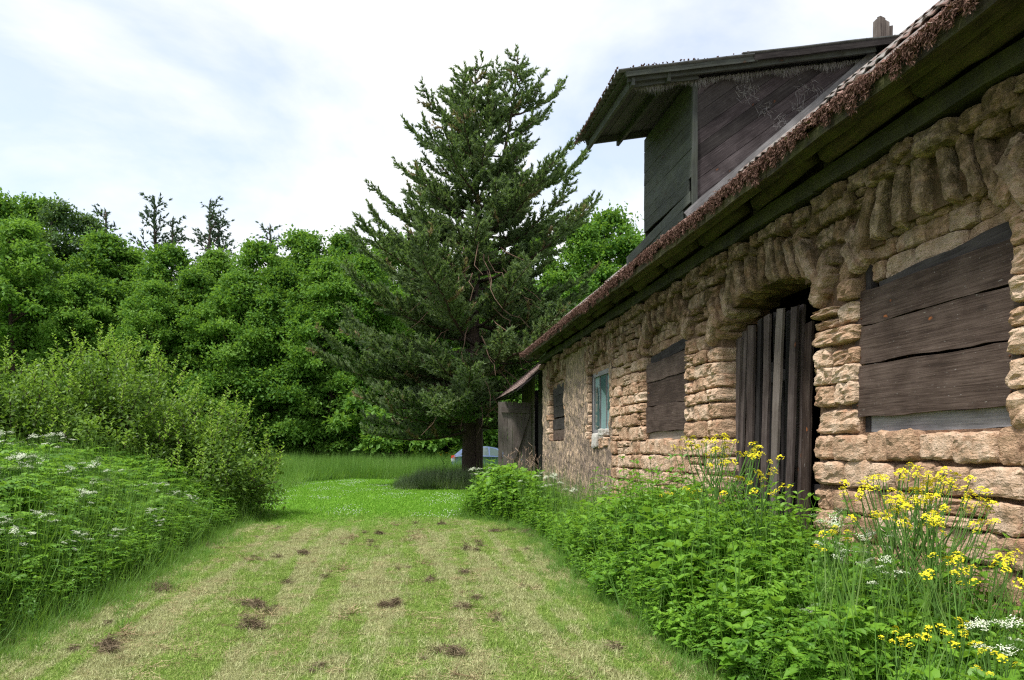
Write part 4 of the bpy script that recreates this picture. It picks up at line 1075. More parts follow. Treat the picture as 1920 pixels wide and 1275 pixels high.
# conifers
RGT = -YAW; LFT = math.pi - YAW
def conifer(name, H, prof, nbr, leaders, seed, tuft=.16, density=1.0, up=.35, mat='pine', base=2.4, big=()):
    g = np.random.default_rng(seed); W = Acc(); P = []; D = []; T = []
    for (lx, ly, lh, lz0) in leaders:
        n = 9; pts = np.array([(lx * ss(lz0, lh, lh * i / n) + .05 * math.sin(i * 1.3), ly * ss(lz0, lh, lh * i / n), lh * i / n) for i in range(n + 1)])
        r0 = H * .016 if lx == leaders[0][0] else H * .012
        W.add(*tube(pts, np.linspace(r0, .02, n + 1), 8))
        for q in range(26):
            z = lh * (1 - .2 * q / 26); P.append(np.array([np.interp(z, pts[:, 2], pts[:, 0]), np.interp(z, pts[:, 2], pts[:, 1]), z])); D.append(np.array([g.normal(0, .5), g.normal(0, .5), 1.])); T.append(.5)
    specs_ = []
    for b in range(nbr):
        t_ = (b + g.uniform(0, 1)) / nbr; z = base + (H * .985 - base) * t_ ** 1.08
        L = np.interp(z / H, prof[0], prof[1]) * g.uniform(.38, 1.12); specs_.append((z, g.uniform(0, 2 * np.pi), L, None))
    for (z, a, L) in big: specs_.append((z, a, L, .5))
    for (z, a, L, upx) in specs_:
        if z < 4.6 and math.cos(a - RGT) > .1: L = min(L, 2.4 if z > 3.2 else 1.5)
        if L < .15: continue
        ld = leaders[g.integers(len(leaders))] if z > H * .5 else leaders[0]
        if z > ld[2]: ld = leaders[0] if leaders[0][2] > z else leaders[-1]
        bx, by = ld[0] * ss(ld[3], ld[2], z), ld[1] * ss(ld[3], ld[2], z)
        droop = np.interp(z / H, [0, .35, 1], [-.32, -.10, .35]) + g.normal(0, .08)
        tip = (up if upx is None else upx) * np.interp(z / H, [0, .3, 1], [.35, .9, 1])
        n = 7; s_ = np.linspace(0, 1, n)
        br = np.stack([bx + math.cos(a) * L * s_ , by + math.sin(a) * L * s_, z + L * (droop * s_ + tip * s_ ** 2.4)], -1)
        br[1:, :2] += g.normal(0, .035 * L, (n - 1, 2)) * s_[1:, None]
        W.add(*tube(br, np.linspace(.028 + .010 * L, .012, n), 5))
        nb = max(3, int(L * 6.2 * density))
        for k in range(nb):
            u = .22 + .78 * (k + g.uniform(0, 1)) / nb; o = np.array([np.interp(u, s_, br[:, i]) for i in range(3)])
            side = 1 if k % 2 else -1; aa = a + side * g.uniform(.5, 1.1)
            l2 = (.30 + .42 * L * (1 - u) * .5 + .12) * g.uniform(.7, 1.25)
            dd = np.array([math.cos(aa), math.sin(aa), g.uniform(.05, .7)]); dd /= np.linalg.norm(dd)
            m_ = max(3, int(l2 / .075 * density)); tn = g.uniform(0, .7)
            if g.uniform() < .035: tn = 1.6
            for q in range(m_):
                w_ = (q + .5) / m_; P.append(o + dd * l2 * w_ + np.array([0, 0, .12 * w_ * w_]) + g.normal(0, .02, 3)); D.append(dd * .9 + g.normal(0, .45, 3) + np.array([0, 0, .45])); T.append(tn + g.uniform(-.15, .2))
    P = np.array(P); D = nrm(np.array(D)); T = np.array(T); n = len(P)
    rep = 7; P2 = np.repeat(P, rep, 0); D2 = nrm(np.repeat(D, rep, 0) + rdir(n * rep, g) * .55); T2 = np.repeat(T, rep)
    tri = (np.array([(0, -.5, 0), (0, .5, 0), (1, 0, 0)]), np.array([(0, 1, 2)]))
    N = len(P2); s = np.stack([g.uniform(.7, 1.2, N) * tuft, np.full(N, tuft * .36), np.full(N, .01)], -1)
    v_, f_ = scatter(*tri, P2, frames(D2, rdir(N, g)), s)
    cm = mesh('needles', v_, f_, T2); cm.materials.append(M[mat])
    wm = W.mesh('trunk', True); wm.materials.append(M['bark'])
    print(name, 'needle tris', N)
    return cm, wm
prof = ([0, .08, .2, .3, .42, .55, .68, .8, .9, 1.0], [4.4, 5.4, 6.4, 6.0, 5.0, 3.9, 2.9, 2.1, 1.0, .2])
px_, py_ = at(892, 29)
cm, wm = conifer('big', 17.6, prof, 190, [(.02, 0, 16.9, 8), (1.78, .1, 17.75, 7.5)], 5, tuft=.17, density=1.5, up=.42,
                 big=((14.6, RGT, 2.6), (15.2, RGT + .2, 2.0), (11.6, RGT + .1, 4.6), (11.3, RGT - .12, 4.0), (10.2, RGT + .05, 4.1), (13.0, LFT, 2.6), (11.2, LFT - .1, 3.0), (9.6, LFT + .1, 4.1), (8.8, LFT, 4.3), (5.0, LFT, 6.6), (4.2, LFT + .2, 6.3), (5.6, LFT - .2, 5.9), (7.6, LFT + .15, 4.9), (6.4, LFT + .5, 5.2), (3.9, LFT - .15, 5.4), (3.6, -math.pi / 2 - .6, 3.4), (4.2, -math.pi / 2 - .5, 4.3)))
pine = empty('conifer', (px_, py_, -.05), 0)
tag(pine, 'huge dark conifer with twin tops standing alone before the wood', 'tree')
obj('crown', cm, None, pine); obj('trunk', wm, None, pine)
tk = Acc(); gk = np.random.default_rng(4)
a = np.linspace(0, 2 * np.pi, 15)[:-1]
V = []; Fq = []
for i, z in enumerate(np.linspace(0, 3.6, 9)):
    for j, q in enumerate(a):
        r = (.33 + .16 * math.exp(-z * 2.4)) * (1 + .09 * math.sin(q * 5 + 1) + .05 * gk.normal()) * (1 - z * .06); V.append((r * math.cos(q) - .22, r * math.sin(q), z))
for i in range(8):
    for j in range(14): Fq.append((i * 14 + j, i * 14 + (j + 1) % 14, (i + 1) * 14 + (j + 1) % 14, (i + 1) * 14 + j))
obj('trunk_butt', mesh('trunk_butt', V, np.array(Fq), smooth=True), M['bark'], pine)
# dead twigs hanging inside
tw = Acc()
for i in range(46):
    z = gk.uniform(3.0, 9.5); a_ = -math.pi / 2 + gk.uniform(-1.1, 1.1); L = gk.uniform(.8, 2.4); o = np.array([math.cos(a_) * 1.2, math.sin(a_) * 2.2, z])
    pts = [o]
    for k in range(4): pts.append(pts[-1] + np.array([math.cos(a_) * .22 * L + gk.normal(0, .12), math.sin(a_) * .2 * L, -.18 * L + gk.normal(0, .12)]))
    tw.add(*tube(pts, np.linspace(.022, .006, 5), 4))
obj('dead_branches', tw.mesh('dead_branches'), M['twig'], pine, kind='stuff')

M['spruce'] = leaf_mat('spruce needles', [(.05, .085, .06), (.08, .125, .085), (.11, .16, .11)], .1, .6, .5, .2)  # needle colours lightened to paint in distance haze
cm, wm = conifer('small', 10, ([0, .2, .6, .9, 1], [1.6, 1.5, .95, .4, .1]), 60, [(0, 0, 10, 1)], 8, tuft=.17, density=.6, up=.5, mat='spruce')
SPR = (cm, wm, 10)
for px, d, H, lab in ((292, 74, 27.2, 'left pine top rising above the wood beside a shorter companion'), (322, 74, 25.2, 'short pine top just right of a taller pine above the wood'), (392, 72, 26.3, 'pointed spruce top standing highest above the middle of the wood'),
                      (412, 74, 25.0, 'lower spruce top leaning against the pointed one'), (505, 74, 24.5, 'faint tip of a conifer above the trees near the middle'), (198, 66, 23.4, 'conifer top among the thin pale trees at the left')):
    place_tree(SPR, 'spruce', px, d, H, lab, 'conifers rising behind the wood')

# ------------------------------------------------------------------ the leafy bushes on the left bank
def bush_mesh(g, H, Rr, nleaf, shoots):
    cm_P = []; W = Acc(); P = []; D = []; U = []; T = []; S = []
    nb = 95
    for b in range(nb):
        a = g.uniform(0, 2 * np.pi); el = g.uniform(.18, 1.45); L = 1 / math.sqrt((math.cos(el) / Rr) ** 2 + (math.sin(el) / H) ** 2) * g.uniform(.72, 1.06)
        tip = np.array([math.cos(a) * math.cos(el) * L, math.sin(a) * math.cos(el) * L, math.sin(el) * L]); n = 6; s_ = np.linspace(0, 1, n)
        mid = tip * .5 + np.array([0, 0, .25 * H * .4])
        pts = ((1 - s_) ** 2)[:, None] * np.array([g.normal(0, .15), g.normal(0, .15), .0]) + (2 * s_ * (1 - s_))[:, None] * mid + (s_ ** 2)[:, None] * tip
        W.add(*tube(pts, np.linspace(.022, .005, n), 4))
        m_ = int(nleaf / nb); u = g.uniform(.3, 1, m_) ** .7
        o = np.stack([np.interp(u, s_, pts[:, i]) for i in range(3)], -1); off = g.normal(0, .24, (m_, 3)) * (1.25 - u * .75)[:, None]
        P.append(o + off); D.append(nrm(rdir(m_, g) + nrm(tip) * .5)); U.append(nrm(np.array([0, 0, 1.]) + nrm(tip) * .6 + rdir(m_, g) * .6)); T.append(np.clip(g.uniform(-.1, .45, m_) + (u > .85) * .28, 0, 1)); S.append(g.uniform(.075, .125, m_))
    for b in range(shoots):
        a = g.uniform(0, 2 * np.pi); el = g.uniform(.35, 1.5); L = 1 / math.sqrt((math.cos(el) / Rr) ** 2 + (math.sin(el) / H) ** 2)
        o = np.array([math.cos(a) * math.cos(el) * L, math.sin(a) * math.cos(el) * L, math.sin(el) * L]) * .93
        dd = nrm(np.array([g.normal(0, .35) + .3 * math.cos(a), g.normal(0, .35) + .3 * math.sin(a), 1.])); l = g.uniform(.3, .75)
        W.add(*tube(np.array([o, o + dd * l * .5, o + dd * l]), [.008, .006, .003], 4)); m_ = int(l * 34)
        u = np.linspace(.1, 1.05, m_); P.append(o + dd * (u * l)[:, None] + g.normal(0, .012, (m_, 3))); ang = np.arange(m_) * 2.4
        D.append(nrm(np.stack([np.cos(ang), np.sin(ang), np.full(m_, .9)], -1))); U.append(nrm(np.stack([-np.cos(ang) * .4, -np.sin(ang) * .4, np.ones(m_)], -1))); T.append(g.uniform(.75, 1.25, m_)); S.append(g.uniform(.08, .12, m_) * (1.15 - .4 * u))
    P, D, U, T, S = (np.concatenate(q) for q in (P, D, U, T, S))
    low = P[:, 2] > .05
    cm_ = leafy('foliage', P[low], D[low], U[low], S[low], M['bush'], wid=.6, tint=T[low], g=g)
    wm_ = W.mesh('stems'); wm_.materials.append(M['bark']); return cm_, wm_
gB = np.random.default_rng(31)
for (px, d, H, Rr, nl, sh_, lab) in ((30, 15.5, 3.1, 2.6, 20000, 85, 'broad leafy bush at the left edge with pale shoots on top'), (215, 16.5, 3.6, 2.5, 22000, 110, 'tallest leafy bush with upright pale shoots behind the white flowers'),
                                     (385, 16.2, 2.5, 1.8, 15000, 60, 'lower rounded bush end hanging over the mown path'), (-170, 15.5, 3.2, 2.4, 6000, 10, 'leafy bush just beyond the left edge')):
    c_, w_ = bush_mesh(gB, H, Rr, nl, sh_); x, y = at(px, d)
    b = empty('bush', (x, y, float(gz(x, y)) - .05)); tag(b, lab, 'bush', 'leafy bushes on the left bank'); obj('foliage', c_, None, b); obj('stems', w_, None, b)

# ------------------------------------------------------------------ ground plants
def helper(name, me, mat=None):
    o = obj(name, me, mat, kind='helper'); o.hide_render = True; o.hide_viewport = False; o.location = (0, -60, -5); return o
def tuft_mesh(g, n, rad, h0, h1, w, spread=.5, flat=0.0, tmpl=BLADE, tint=(0, 1)):
    r = rad * np.sqrt(g.uniform(0, 1, n)); a = g.uniform(0, 2 * np.pi, n)
    P = np.stack([r * np.cos(a), r * np.sin(a), np.zeros(n)], -1)
    D = np.stack([g.normal(0, spread, n), g.normal(0, spread, n), np.full(n, 1 - flat) * g.uniform(.4, 1, n) + .02], -1)
    L = g.uniform(h0, h1, n); U = nrm(np.stack([D[:, 0], D[:, 1], np.full(n, -.3)], -1) + rdir(n, g) * .3)
    v_, f_ = scatter(*tmpl, P, frames(D, U), np.stack([L, np.full(n, w) * g.uniform(.7, 1.3, n), L * 1.2], -1))
    return mesh('tuft', v_, f_, np.repeat(g.uniform(*tint, n), len(tmpl[1])))
def nettle_mesh(g, H=1.0, leaf=.10, pairs=9, wid=.5, stems=1, spread=0.0):
    A_ = Acc()
    for s_i in range(stems):
        bx, by = g.normal(0, spread), g.normal(0, spread); lx, ly = g.normal(0, .10), g.normal(0, .10); h = H * g.uniform(.75, 1.05)
        pts = np.array([(bx + lx * t_ * t_, by + ly * t_ * t_, h * t_) for t_ in np.linspace(0, 1, 4)])
        v_, f_ = tube(pts, np.linspace(.005, .002, 4), 4, cap=False); f3 = np.concatenate([f_[:, [0, 1, 2]], f_[:, [0, 2, 3]]]); A_.add(v_, f3, .35)
        P = []; D = []; S = []; T = []
        a0 = g.uniform(0, 6)
        for k in range(pairs):
            t_ = .18 + .8 * k / (pairs - 1) if pairs > 1 else .9; o = np.array([bx + lx * t_ * t_, by + ly * t_ * t_, h * t_])
            for sd_ in (0, math.pi):
                aa = a0 + k * 1.57 + sd_ + g.normal(0, .2); e = g.uniform(-.25, .35) + .5 * (t_ > .9)
                P.append(o); D.append((math.cos(aa), math.sin(aa), e)); S.append(leaf * (1 - .55 * abs(t_ - .5) ** 1.2 * 1.6) * g.uniform(.8, 1.15)); T.append(.15 + .6 * t_ + g.uniform(-.1, .15))
        P, D, S, T = map(np.array, (P, D, S, T)); n = len(P)
        v_, f_ = scatter(*LEAF, P, frames(D, np.array([0, 0, 1.]) + rdir(n, g) * .25), np.stack([S, S * wid * 1.45, S], -1)); A_.add(v_, f_, np.repeat(T, 8))
    return A_.mesh('nettle')
def fern_leaf(A_, g, o, a, L, el, tint, s=.05):
    """a feathery compound leaf: side leaflets along an arching rib"""
    n = 7; P = []; D = []; S = []
    for k in range(n):
        t_ = .3 + .7 * k / (n - 1); q = o + np.array([math.cos(a) * L * t_, math.sin(a) * L * t_, L * (el * t_ - .45 * t_ * t_)])
        for sd_ in ((-1, 1) if k < n - 1 else (0,)):
            P.append(q); aa = a + sd_ * 1.05; D.append((math.cos(aa), math.sin(aa), -.05)); S.append(s * (1.5 - t_) * 1.3)
    n_ = len(P); P, D, S = map(np.array, (P, D, S)); D = D + g.normal(0, .15, D.shape)
    v_, f_ = scatter(*LEAF, P, frames(D, np.array([0, 0, 1.]) + rdir(n_, g) * .3), np.stack([S, S * .85, S], -1)); A_.add(v_, f_, tint)
def herb_mesh(g, H=.8, nl=9, L=.3, s=.05):
    A_ = Acc()
    for k in range(nl):
        z = H * g.uniform(.15, .85); fern_leaf(A_, g, np.array([g.normal(0, .03), g.normal(0, .03), z]), g.uniform(0, 6.28), L * g.uniform(.7, 1.2), g.uniform(.2, .9), g.uniform(.1, .9), s)
    v_, f_ = tube([(0, 0, 0), (g.normal(0, .03), g.normal(0, .03), H * .6), (g.normal(0, .06), g.normal(0, .06), H)], [.005, .004, .002], 4, cap=False); A_.add(v_, np.concatenate([f_[:, [0, 1, 2]], f_[:, [0, 2, 3]]]), .4)
    return A_.mesh('herb')
gP = np.random.default_rng(77)
LAWN = [helper('lawn_tuft_source', tuft_mesh(gP, 110, .17, .018, .05, .0042, 1.0), M['lawn']), helper('lawn_tuft_source', tuft_mesh(gP, 110, .17, .02, .065, .0038, .8), M['lawn'])]
THATCH = [helper('thatch_source', tuft_mesh(gP, 90, .2, .05, .12, .0032, 1.2, .93), M['litter']), helper('thatch_source', tuft_mesh(gP, 60, .12, .04, .1, .003, 1.2, .88), M['litter'])]
FAR = [helper('turf_source', tuft_mesh(gP, 90, .3, .03, .09, .009, .6), M['lawn'])]
TALL = [helper('meadow_source', tuft_mesh(gP, 90, .45, .4, .95, .008, .22), M['meadow']), helper('meadow_source', tuft_mesh(gP, 80, .4, .35, .75, .010, .38), M['meadow'])]
EDGEG = [helper('verge_grass_source', tuft_mesh(gP, 46, .09, .12, .42, .006, .38), M['meadow']), helper('verge_grass_source', tuft_mesh(gP, 40, .08, .08, .26, .005, .5), M['meadow'])]
NET = [helper('nettle_source', nettle_mesh(gP, 1.0, .135, 9, .5, 2, .06), M['nettle']) for _ in range(3)]
BROAD = [helper('broadleaf_source', nettle_mesh(gP, .62, .17, 5, .6, 3, .08), M['herb']) for _ in range(2)]
HERB = [helper('herb_source', herb_mesh(gP, .85, 12, .30, .05), M['herb']) for _ in range(3)]
def clover_mesh():
    A_ = Acc(); g = gP; n = 7
    for i in range(n):
        x, y_ = g.uniform(-.25, .25, 2); r = .010
        v_ = np.array([(1, 0, 0), (-.5, .87, 0), (-.5, -.87, 0), (0, 0, .9), (0, 0, -.6)]) * r + np.array([x, y_, g.uniform(.05, .09)])
        A_.add(v_, np.array([(0, 1, 3), (1, 2, 3), (2, 0, 3), (1, 0, 4), (2, 1, 4), (0, 2, 4)]))
    return A_.mesh('clover')
CLOV = [helper('clover_source', clover_mesh(), M['white'])]

def gn_scatter(name, P, rot, scl, idx, protos):
    n = len(P); me = bpy.data.meshes.new(name); me.vertices.add(n); me.vertices.foreach_set('co', np.asarray(P, np.float32).ravel())
    a = me.attributes.new('rot', 'FLOAT_VECTOR', 'POINT'); a.data.foreach_set('vector', np.asarray(rot, np.float32).ravel())
    a = me.attributes.new('scl', 'FLOAT_VECTOR', 'POINT'); a.data.foreach_set('vector', np.asarray(scl, np.float32).ravel())
    a = me.attributes.new('pick', 'INT', 'POINT'); a.data.foreach_set('value', np.asarray(idx, np.int32))
    o = obj(name, me, kind='stuff')
    ng = bpy.data.node_groups.new(name, 'GeometryNodeTree')
    ng.interface.new_socket('Geometry', in_out='INPUT', socket_type='NodeSocketGeometry'); ng.interface.new_socket('Geometry', in_out='OUTPUT', socket_type='NodeSocketGeometry')
    gi = ng.nodes.new('NodeGroupInput'); go = ng.nodes.new('NodeGroupOutput'); jn = ng.nodes.new('GeometryNodeJoinGeometry'); ip = ng.nodes.new('GeometryNodeInstanceOnPoints')
    for p in protos:
        oi = ng.nodes.new('GeometryNodeObjectInfo'); oi.inputs['Object'].default_value = p; oi.inputs['As Instance'].default_value = True; ng.links.new(oi.outputs['Geometry'], jn.inputs[0])
    def na(nm, dt):
        q = ng.nodes.new('GeometryNodeInputNamedAttribute'); q.data_type = dt; q.inputs['Name'].default_value = nm; return q.outputs['Attribute']
    ng.links.new(gi.outputs[0], ip.inputs['Points']); ng.links.new(jn.outputs[0], ip.inputs['Instance']); ip.inputs['Pick Instance'].default_value = True
    ng.links.new(na('pick', 'INT'), ip.inputs['Instance Index']); ng.links.new(na('rot', 'FLOAT_VECTOR'), ip.inputs['Rotation']); ng.links.new(na('scl', 'FLOAT_VECTOR'), ip.inputs['Scale'])
    ng.links.new(ip.outputs[0], go.inputs[0])
    md = o.modifiers.new('scatter', 'NODES'); md.node_group = ng; return o
def spread(name, xy, scl, protos, tilt=.08, g=gP, dz=0.0):
    n = len(xy); xy = np.asarray(xy); z = gz(xy[:, 0], xy[:, 1]) + dz
    P = np.column_stack([xy, z]); rot = np.column_stack([g.normal(0, tilt, n), g.normal(0, tilt, n), g.uniform(0, 6.28, n)])
    scl = np.asarray(scl, float); scl = scl if scl.ndim == 2 else np.repeat(scl[:, None], 3, 1)
    o = gn_scatter(name, P, rot, scl, g.integers(0, len(protos), n), protos); return o
def strip_x(y):                      # left edge of the weeds along the wall (world x)
    pts = [ground_pt(1420, 1330), ground_pt(1340, 1275), ground_pt(1130, 1130), ground_pt(1010, 1005), ground_pt(965, 985), ground_pt(868, 972), at(880, 18.5), at(955, 21), (-.5, 24.5)]
    pts = sorted(pts, key=lambda p: p[1]); return np.interp(y, [p[1] for p in pts], [p[0] for p in pts])
def rand_xy(n, x0, x1, y0, y1, g=gP): return np.column_stack([g.uniform(x0, x1, n), g.uniform(y0, y1, n)])
# mown turf close to the camera, thinner further on
xy = rand_xy(30000, -12, -.6, 2.5, 19)
m_ = (xy[:, 0] > edge_x(xy[:, 1]) - .4) & (xy[:, 0] < strip_x(xy[:, 1]) + .5) & (gP.uniform(size=len(xy)) < np.interp(xy[:, 1], [3, 8, 19], [1, .8, .45]))
xy = xy[m_]; spread('mown_grass', xy, gP.uniform(.7, 1.25, len(xy)), LAWN)
xy = rand_xy(5200, -12, -.6, 2.5, 18); m_ = (xy[:, 0] > edge_x(xy[:, 1]) + .0) & (xy[:, 0] < strip_x(xy[:, 1]) + .2)
nz_ = np.array([1.3 * mn.noise(Vector((x * 2.3, y_ * .2, 0))) + .5 * mn.noise(Vector((x * 2.6, y_ * 2.6, 4))) for x, y_ in xy]); m_ &= nz_ > -.25
xy = xy[m_]; spread('hay_litter', xy, gP.uniform(.5, 1.15, len(xy)), THATCH, dz=.008)
xy = rand_xy(15000, -26, 2, 16, 38); m_ = (xy[:, 0] > edge_x(xy[:, 1]) - 2 - 8 * (xy[:, 1] > 27)) & (xy[:, 0] < strip_x(xy[:, 1]) + .2)
xy = xy[m_]; spread('far_turf', xy, gP.uniform(.7, 1.3, len(xy)), FAR)
xy = rand_xy(2600, -24, -1, 16, 36); nz_ = np.array([mn.noise(Vector((x * .8, y_ * .45, 7))) for x, y_ in xy])
m_ = (xy[:, 0] > edge_x(xy[:, 1]) - .5) & (nz_ > .06) & (xy[:, 0] < strip_x(xy[:, 1]))
xy = xy[m_]; spread('white_clover', xy, gP.uniform(.7, 1.3, len(xy)), CLOV)
# tall meadow grass beyond the mown lawn and along its left side
def lawn_far(px): return np.interp(px, [480, 520, 560, 650, 770, 860, 1000], [20, 26, 33, 37, 36, 33, 33])
n = 15000; d = gP.uniform(17, 58, n); px = gP.uniform(-200, 1050, n); m_ = (d > lawn_far(px)) & ~((px < 480) & (d < 24)) & (gP.uniform(size=n) < d / 50 + .1)
xy = np.array([at(a, b) for a, b in zip(px[m_], d[m_])]); hh = gP.uniform(.65, 1.15, len(xy)) * np.interp(d[m_], [20, 34, 50], [.9, 1.35, 1.6])
spread('meadow_grass', xy, hh, TALL)
# weeds on the left bank
xy = rand_xy(11500, -18, -3, 3.2, 17.5); e = edge_x(xy[:, 1]) - xy[:, 0]; m_ = (e > 0) & (e < 7.5); xy = xy[m_]; e = e[m_]
hh = np.interp(e, [0, .5, 1.4, 3], [.42, .78, 1.15, 1.32]) * gP.uniform(.75, 1.15, len(xy))
k = gP.uniform(size=len(xy)); low = e < .9
s1 = (k < .5) & (low | (gP.uniform(size=len(xy)) < .35)); s2 = ~s1 & (k < .86); s3 = ~s1 & ~s2
spread('bank_nettles', xy[s1], hh[s1], NET, .12); spread('bank_herbs', xy[s2], hh[s2] * 1.12, HERB, .12); spread('bank_grass', xy[s3], hh[s3] * 1.25, TALL, .1)
yv = gP.uniform(3, 17, 1100); xy = np.column_stack([edge_x(yv) + gP.normal(.02, .22, 1100), yv]); spread('bank_verge_grass', xy, gP.uniform(.2, .8, len(xy)), EDGEG, .3)
# weeds along the barn
xy = rand_xy(6200, -3.2, -.08, 2.2, 24); sx = strip_x(xy[:, 1]); e = xy[:, 0] - sx; m_ = e > 0; xy = xy[m_]; e = e[m_]
y_ = xy[:, 1]; w_ = -xy[:, 0]
hmax = np.interp(y_, [2, 5, 6.5, 8, 9.5, 11, 12.5, 14, 15, 17, 20, 24], [.62, .72, .98, 1.18, 1.08, .74, .52, .70, 1.2, 1.32, 1.2, 1.0]) * np.where(y_ > 12, np.interp(w_, [0, .9, 1.6], [.30, .5, 1]), 1)
pn = np.array([mn.noise(Vector((a * 1.6, b * 1.3, 3))) for a, b in xy])
hh = np.minimum(hmax, np.interp(e, [0, .35, .9], [.35, .85, 1.5])) * gP.uniform(.65, 1.12, len(xy)) * (1 + .38 * pn)
hh = np.minimum(hh, hmax * 1.12); k = gP.uniform(size=len(xy))
near = y_ < 6.4
s1 = (k < np.where(near, .32, .62)); s2 = ~s1 & (k < np.where(near, .66, .80)); s3 = ~s1 & ~s2 & (k < .95); s4 = ~s1 & ~s2 & ~s3
spread('wall_nettles', xy[s1], hh[s1], NET, .12); spread('wall_broadleaf', xy[s2], hh[s2] * 1.25, BROAD, .15); spread('wall_herbs', xy[s3], hh[s3] * 1.1, HERB, .14); spread('wall_grass', xy[s4], hh[s4] * 1.1, TALL, .1)
THIN = [helper('tall_nettle_source', nettle_mesh(gP, 1.0, .115, 11, .45, 1, .0), M['nettle']) for _ in range(3)]
xy = rand_xy(900, -2.3, -.12, 4.2, 19); m_ = (xy[:, 0] - strip_x(xy[:, 1]) > .45) & (np.array([mn.noise(Vector((a * 1.2, b * .9, 17))) for a, b in xy]) > -.05); xy = xy[m_]; xy = xy[xy[:, 1] < 11.5][:260]
spread('tall_nettles', xy, np.column_stack([np.full(len(xy), 1.0)] * 2 + [np.interp(xy[:, 1], [4, 6, 8, 11, 19], [.95, 1.2, 1.42, 1.2, .9]) * gP.uniform(.78, 1.08, len(xy))]), THIN, .1)
STALK = [helper('grass_stalk_source', tuft_mesh(gP, 9, .05, .6, 1.0, .007, .18), M['meadow'])]
xy = rand_xy(700, -2.4, -.2, 2.8, 19); xy = xy[(xy[:, 0] - strip_x(xy[:, 1]) > .2)][:330]; spread('loose_grass_stalks', xy, gP.uniform(.9, 1.5, len(xy)), STALK, .15)
xy = rand_xy(900, -14, -4, 4, 15); e = edge_x(xy[:, 1]) - xy[:, 0]; m_ = (e > .5) & (e < 6); xy = xy[m_]; spread('bank_grass_stalks', xy, gP.uniform(1.1, 1.7, len(xy)), STALK, .15)
yv = gP.uniform(3, 17.5, 1100); xy = np.column_stack([strip_x(yv) + gP.normal(.02, .2, 1100), yv]); spread('wall_verge_grass', xy, gP.uniform(.2, .7, len(xy)), EDGEG, .3)
# grey green scrub round the conifer's foot
n = 420; px = gP.uniform(745, 885, n); d = gP.uniform(27.2, 30, n); xy = np.array([at(a, b) for a, b in zip(px, d)])
M['scrub'] = leaf_mat('grey scrub grass', [(.07, .10, .05), (.13, .19, .09), (.24, .26, .15)], .3, .6, .5)
SCR = [helper('scrub_source', tuft_mesh(gP, 70, .3, .35, .95, .012, .35), M['scrub'])]
spread('scrub_grass', xy, np.interp(px, [745, 800, 885], [.5, .95, 1.0]) * gP.uniform(.55, 1.2, n), SCR)

# ------------------------------------------------------------------ individual flowering plants
def tris_tube(A_, pts, rad, sides=4, t=.4):
    v_, f_ = tube(pts, rad, sides, cap=False); A_.add(v_, np.concatenate([f_[:, [0, 1, 2]], f_[:, [0, 2, 3]]]), t)
def head_mesh(g, n, r, s, dome=.5, mat=None):
    """cluster of little four-petalled flowers"""
    A_ = Acc(); d = g.normal(0, .55, (n, 2)); d = d / np.maximum(1, np.linalg.norm(d, axis=1, keepdims=True)); P = np.column_stack([d * r, dome * r * (1 - (d ** 2).sum(1)) + g.normal(0, .12 * r, n)])
    for k in range(2):
        D = np.column_stack([np.cos(np.arange(n) * 1.3 + k * 1.57), np.sin(np.arange(n) * 1.3 + k * 1.57), g.normal(0, .25, n)])
        fr = frames(D, np.array([0, 0, 1.]) + rdir(n, g) * .4); v_, f_ = scatter(np.array([(-1, 0, .25), (0, -.42, 0), (1, 0, .25), (0, .42, 0)]), np.array([(0, 1, 2, 3)]), P, fr, np.full((n, 3), s)); A_.add(v_, f_, np.repeat(g.uniform(0, 1, n), 1))
    me = A_.mesh('flower_head'); me.materials.append(mat); return me
def yellow_plant(g, H, heads, leaves=True):
    root = empty('yellow_rocket'); A_ = Acc(); L_ = Acc(); hp = []
    trunk = np.array([(0, 0, 0), (g.normal(0, .02), g.normal(0, .02), H * .45), (g.normal(0, .05), g.normal(0, .05), H)]); tris_tube(A_, trunk, [.007, .006, .003]); hp.append(trunk[-1])
    for k in range(heads - 1):
        z = H * g.uniform(.35, .8); o = np.array([np.interp(z, trunk[:, 2], trunk[:, 0]), np.interp(z, trunk[:, 2], trunk[:, 1]), z]); a = g.uniform(0, 6.28); l = (H - z) * g.uniform(.75, 1.05) + .06
        tip = o + np.array([math.cos(a) * l * .42, math.sin(a) * l * .42, l * .9]); tris_tube(A_, [o, (o + tip) / 2 + np.array([math.cos(a), math.sin(a), 0]) * .03, tip], [.004, .003, .002]); hp.append(tip)
    for k in range(14):
        z = H * g.uniform(.05, .75); a = g.uniform(0, 6.28); s = .10 * (1.15 - z / H) + .03
        v_, f_ = scatter(*LEAF, np.array([[0, 0, z]]), frames(np.array([[math.cos(a), math.sin(a), .5]]), np.array([[0, 0, 1.]])), np.array([[s, s * .5, s]])); L_.add(v_, f_, g.uniform(.2, .7))
    sm = A_.mesh('stems'); obj('stems', sm, M['stem'], root); obj('leaves', L_.mesh('leaves'), M['herb'], root)
    for p in hp: o = obj('flower_head', YH[g.integers(len(YH))], None, root, loc=tuple(p)); o.rotation_euler = (g.normal(0, .3), g.normal(0, .3), g.uniform(0, 6)); o.scale = (g.uniform(.8, 1.3),) * 3
    return root
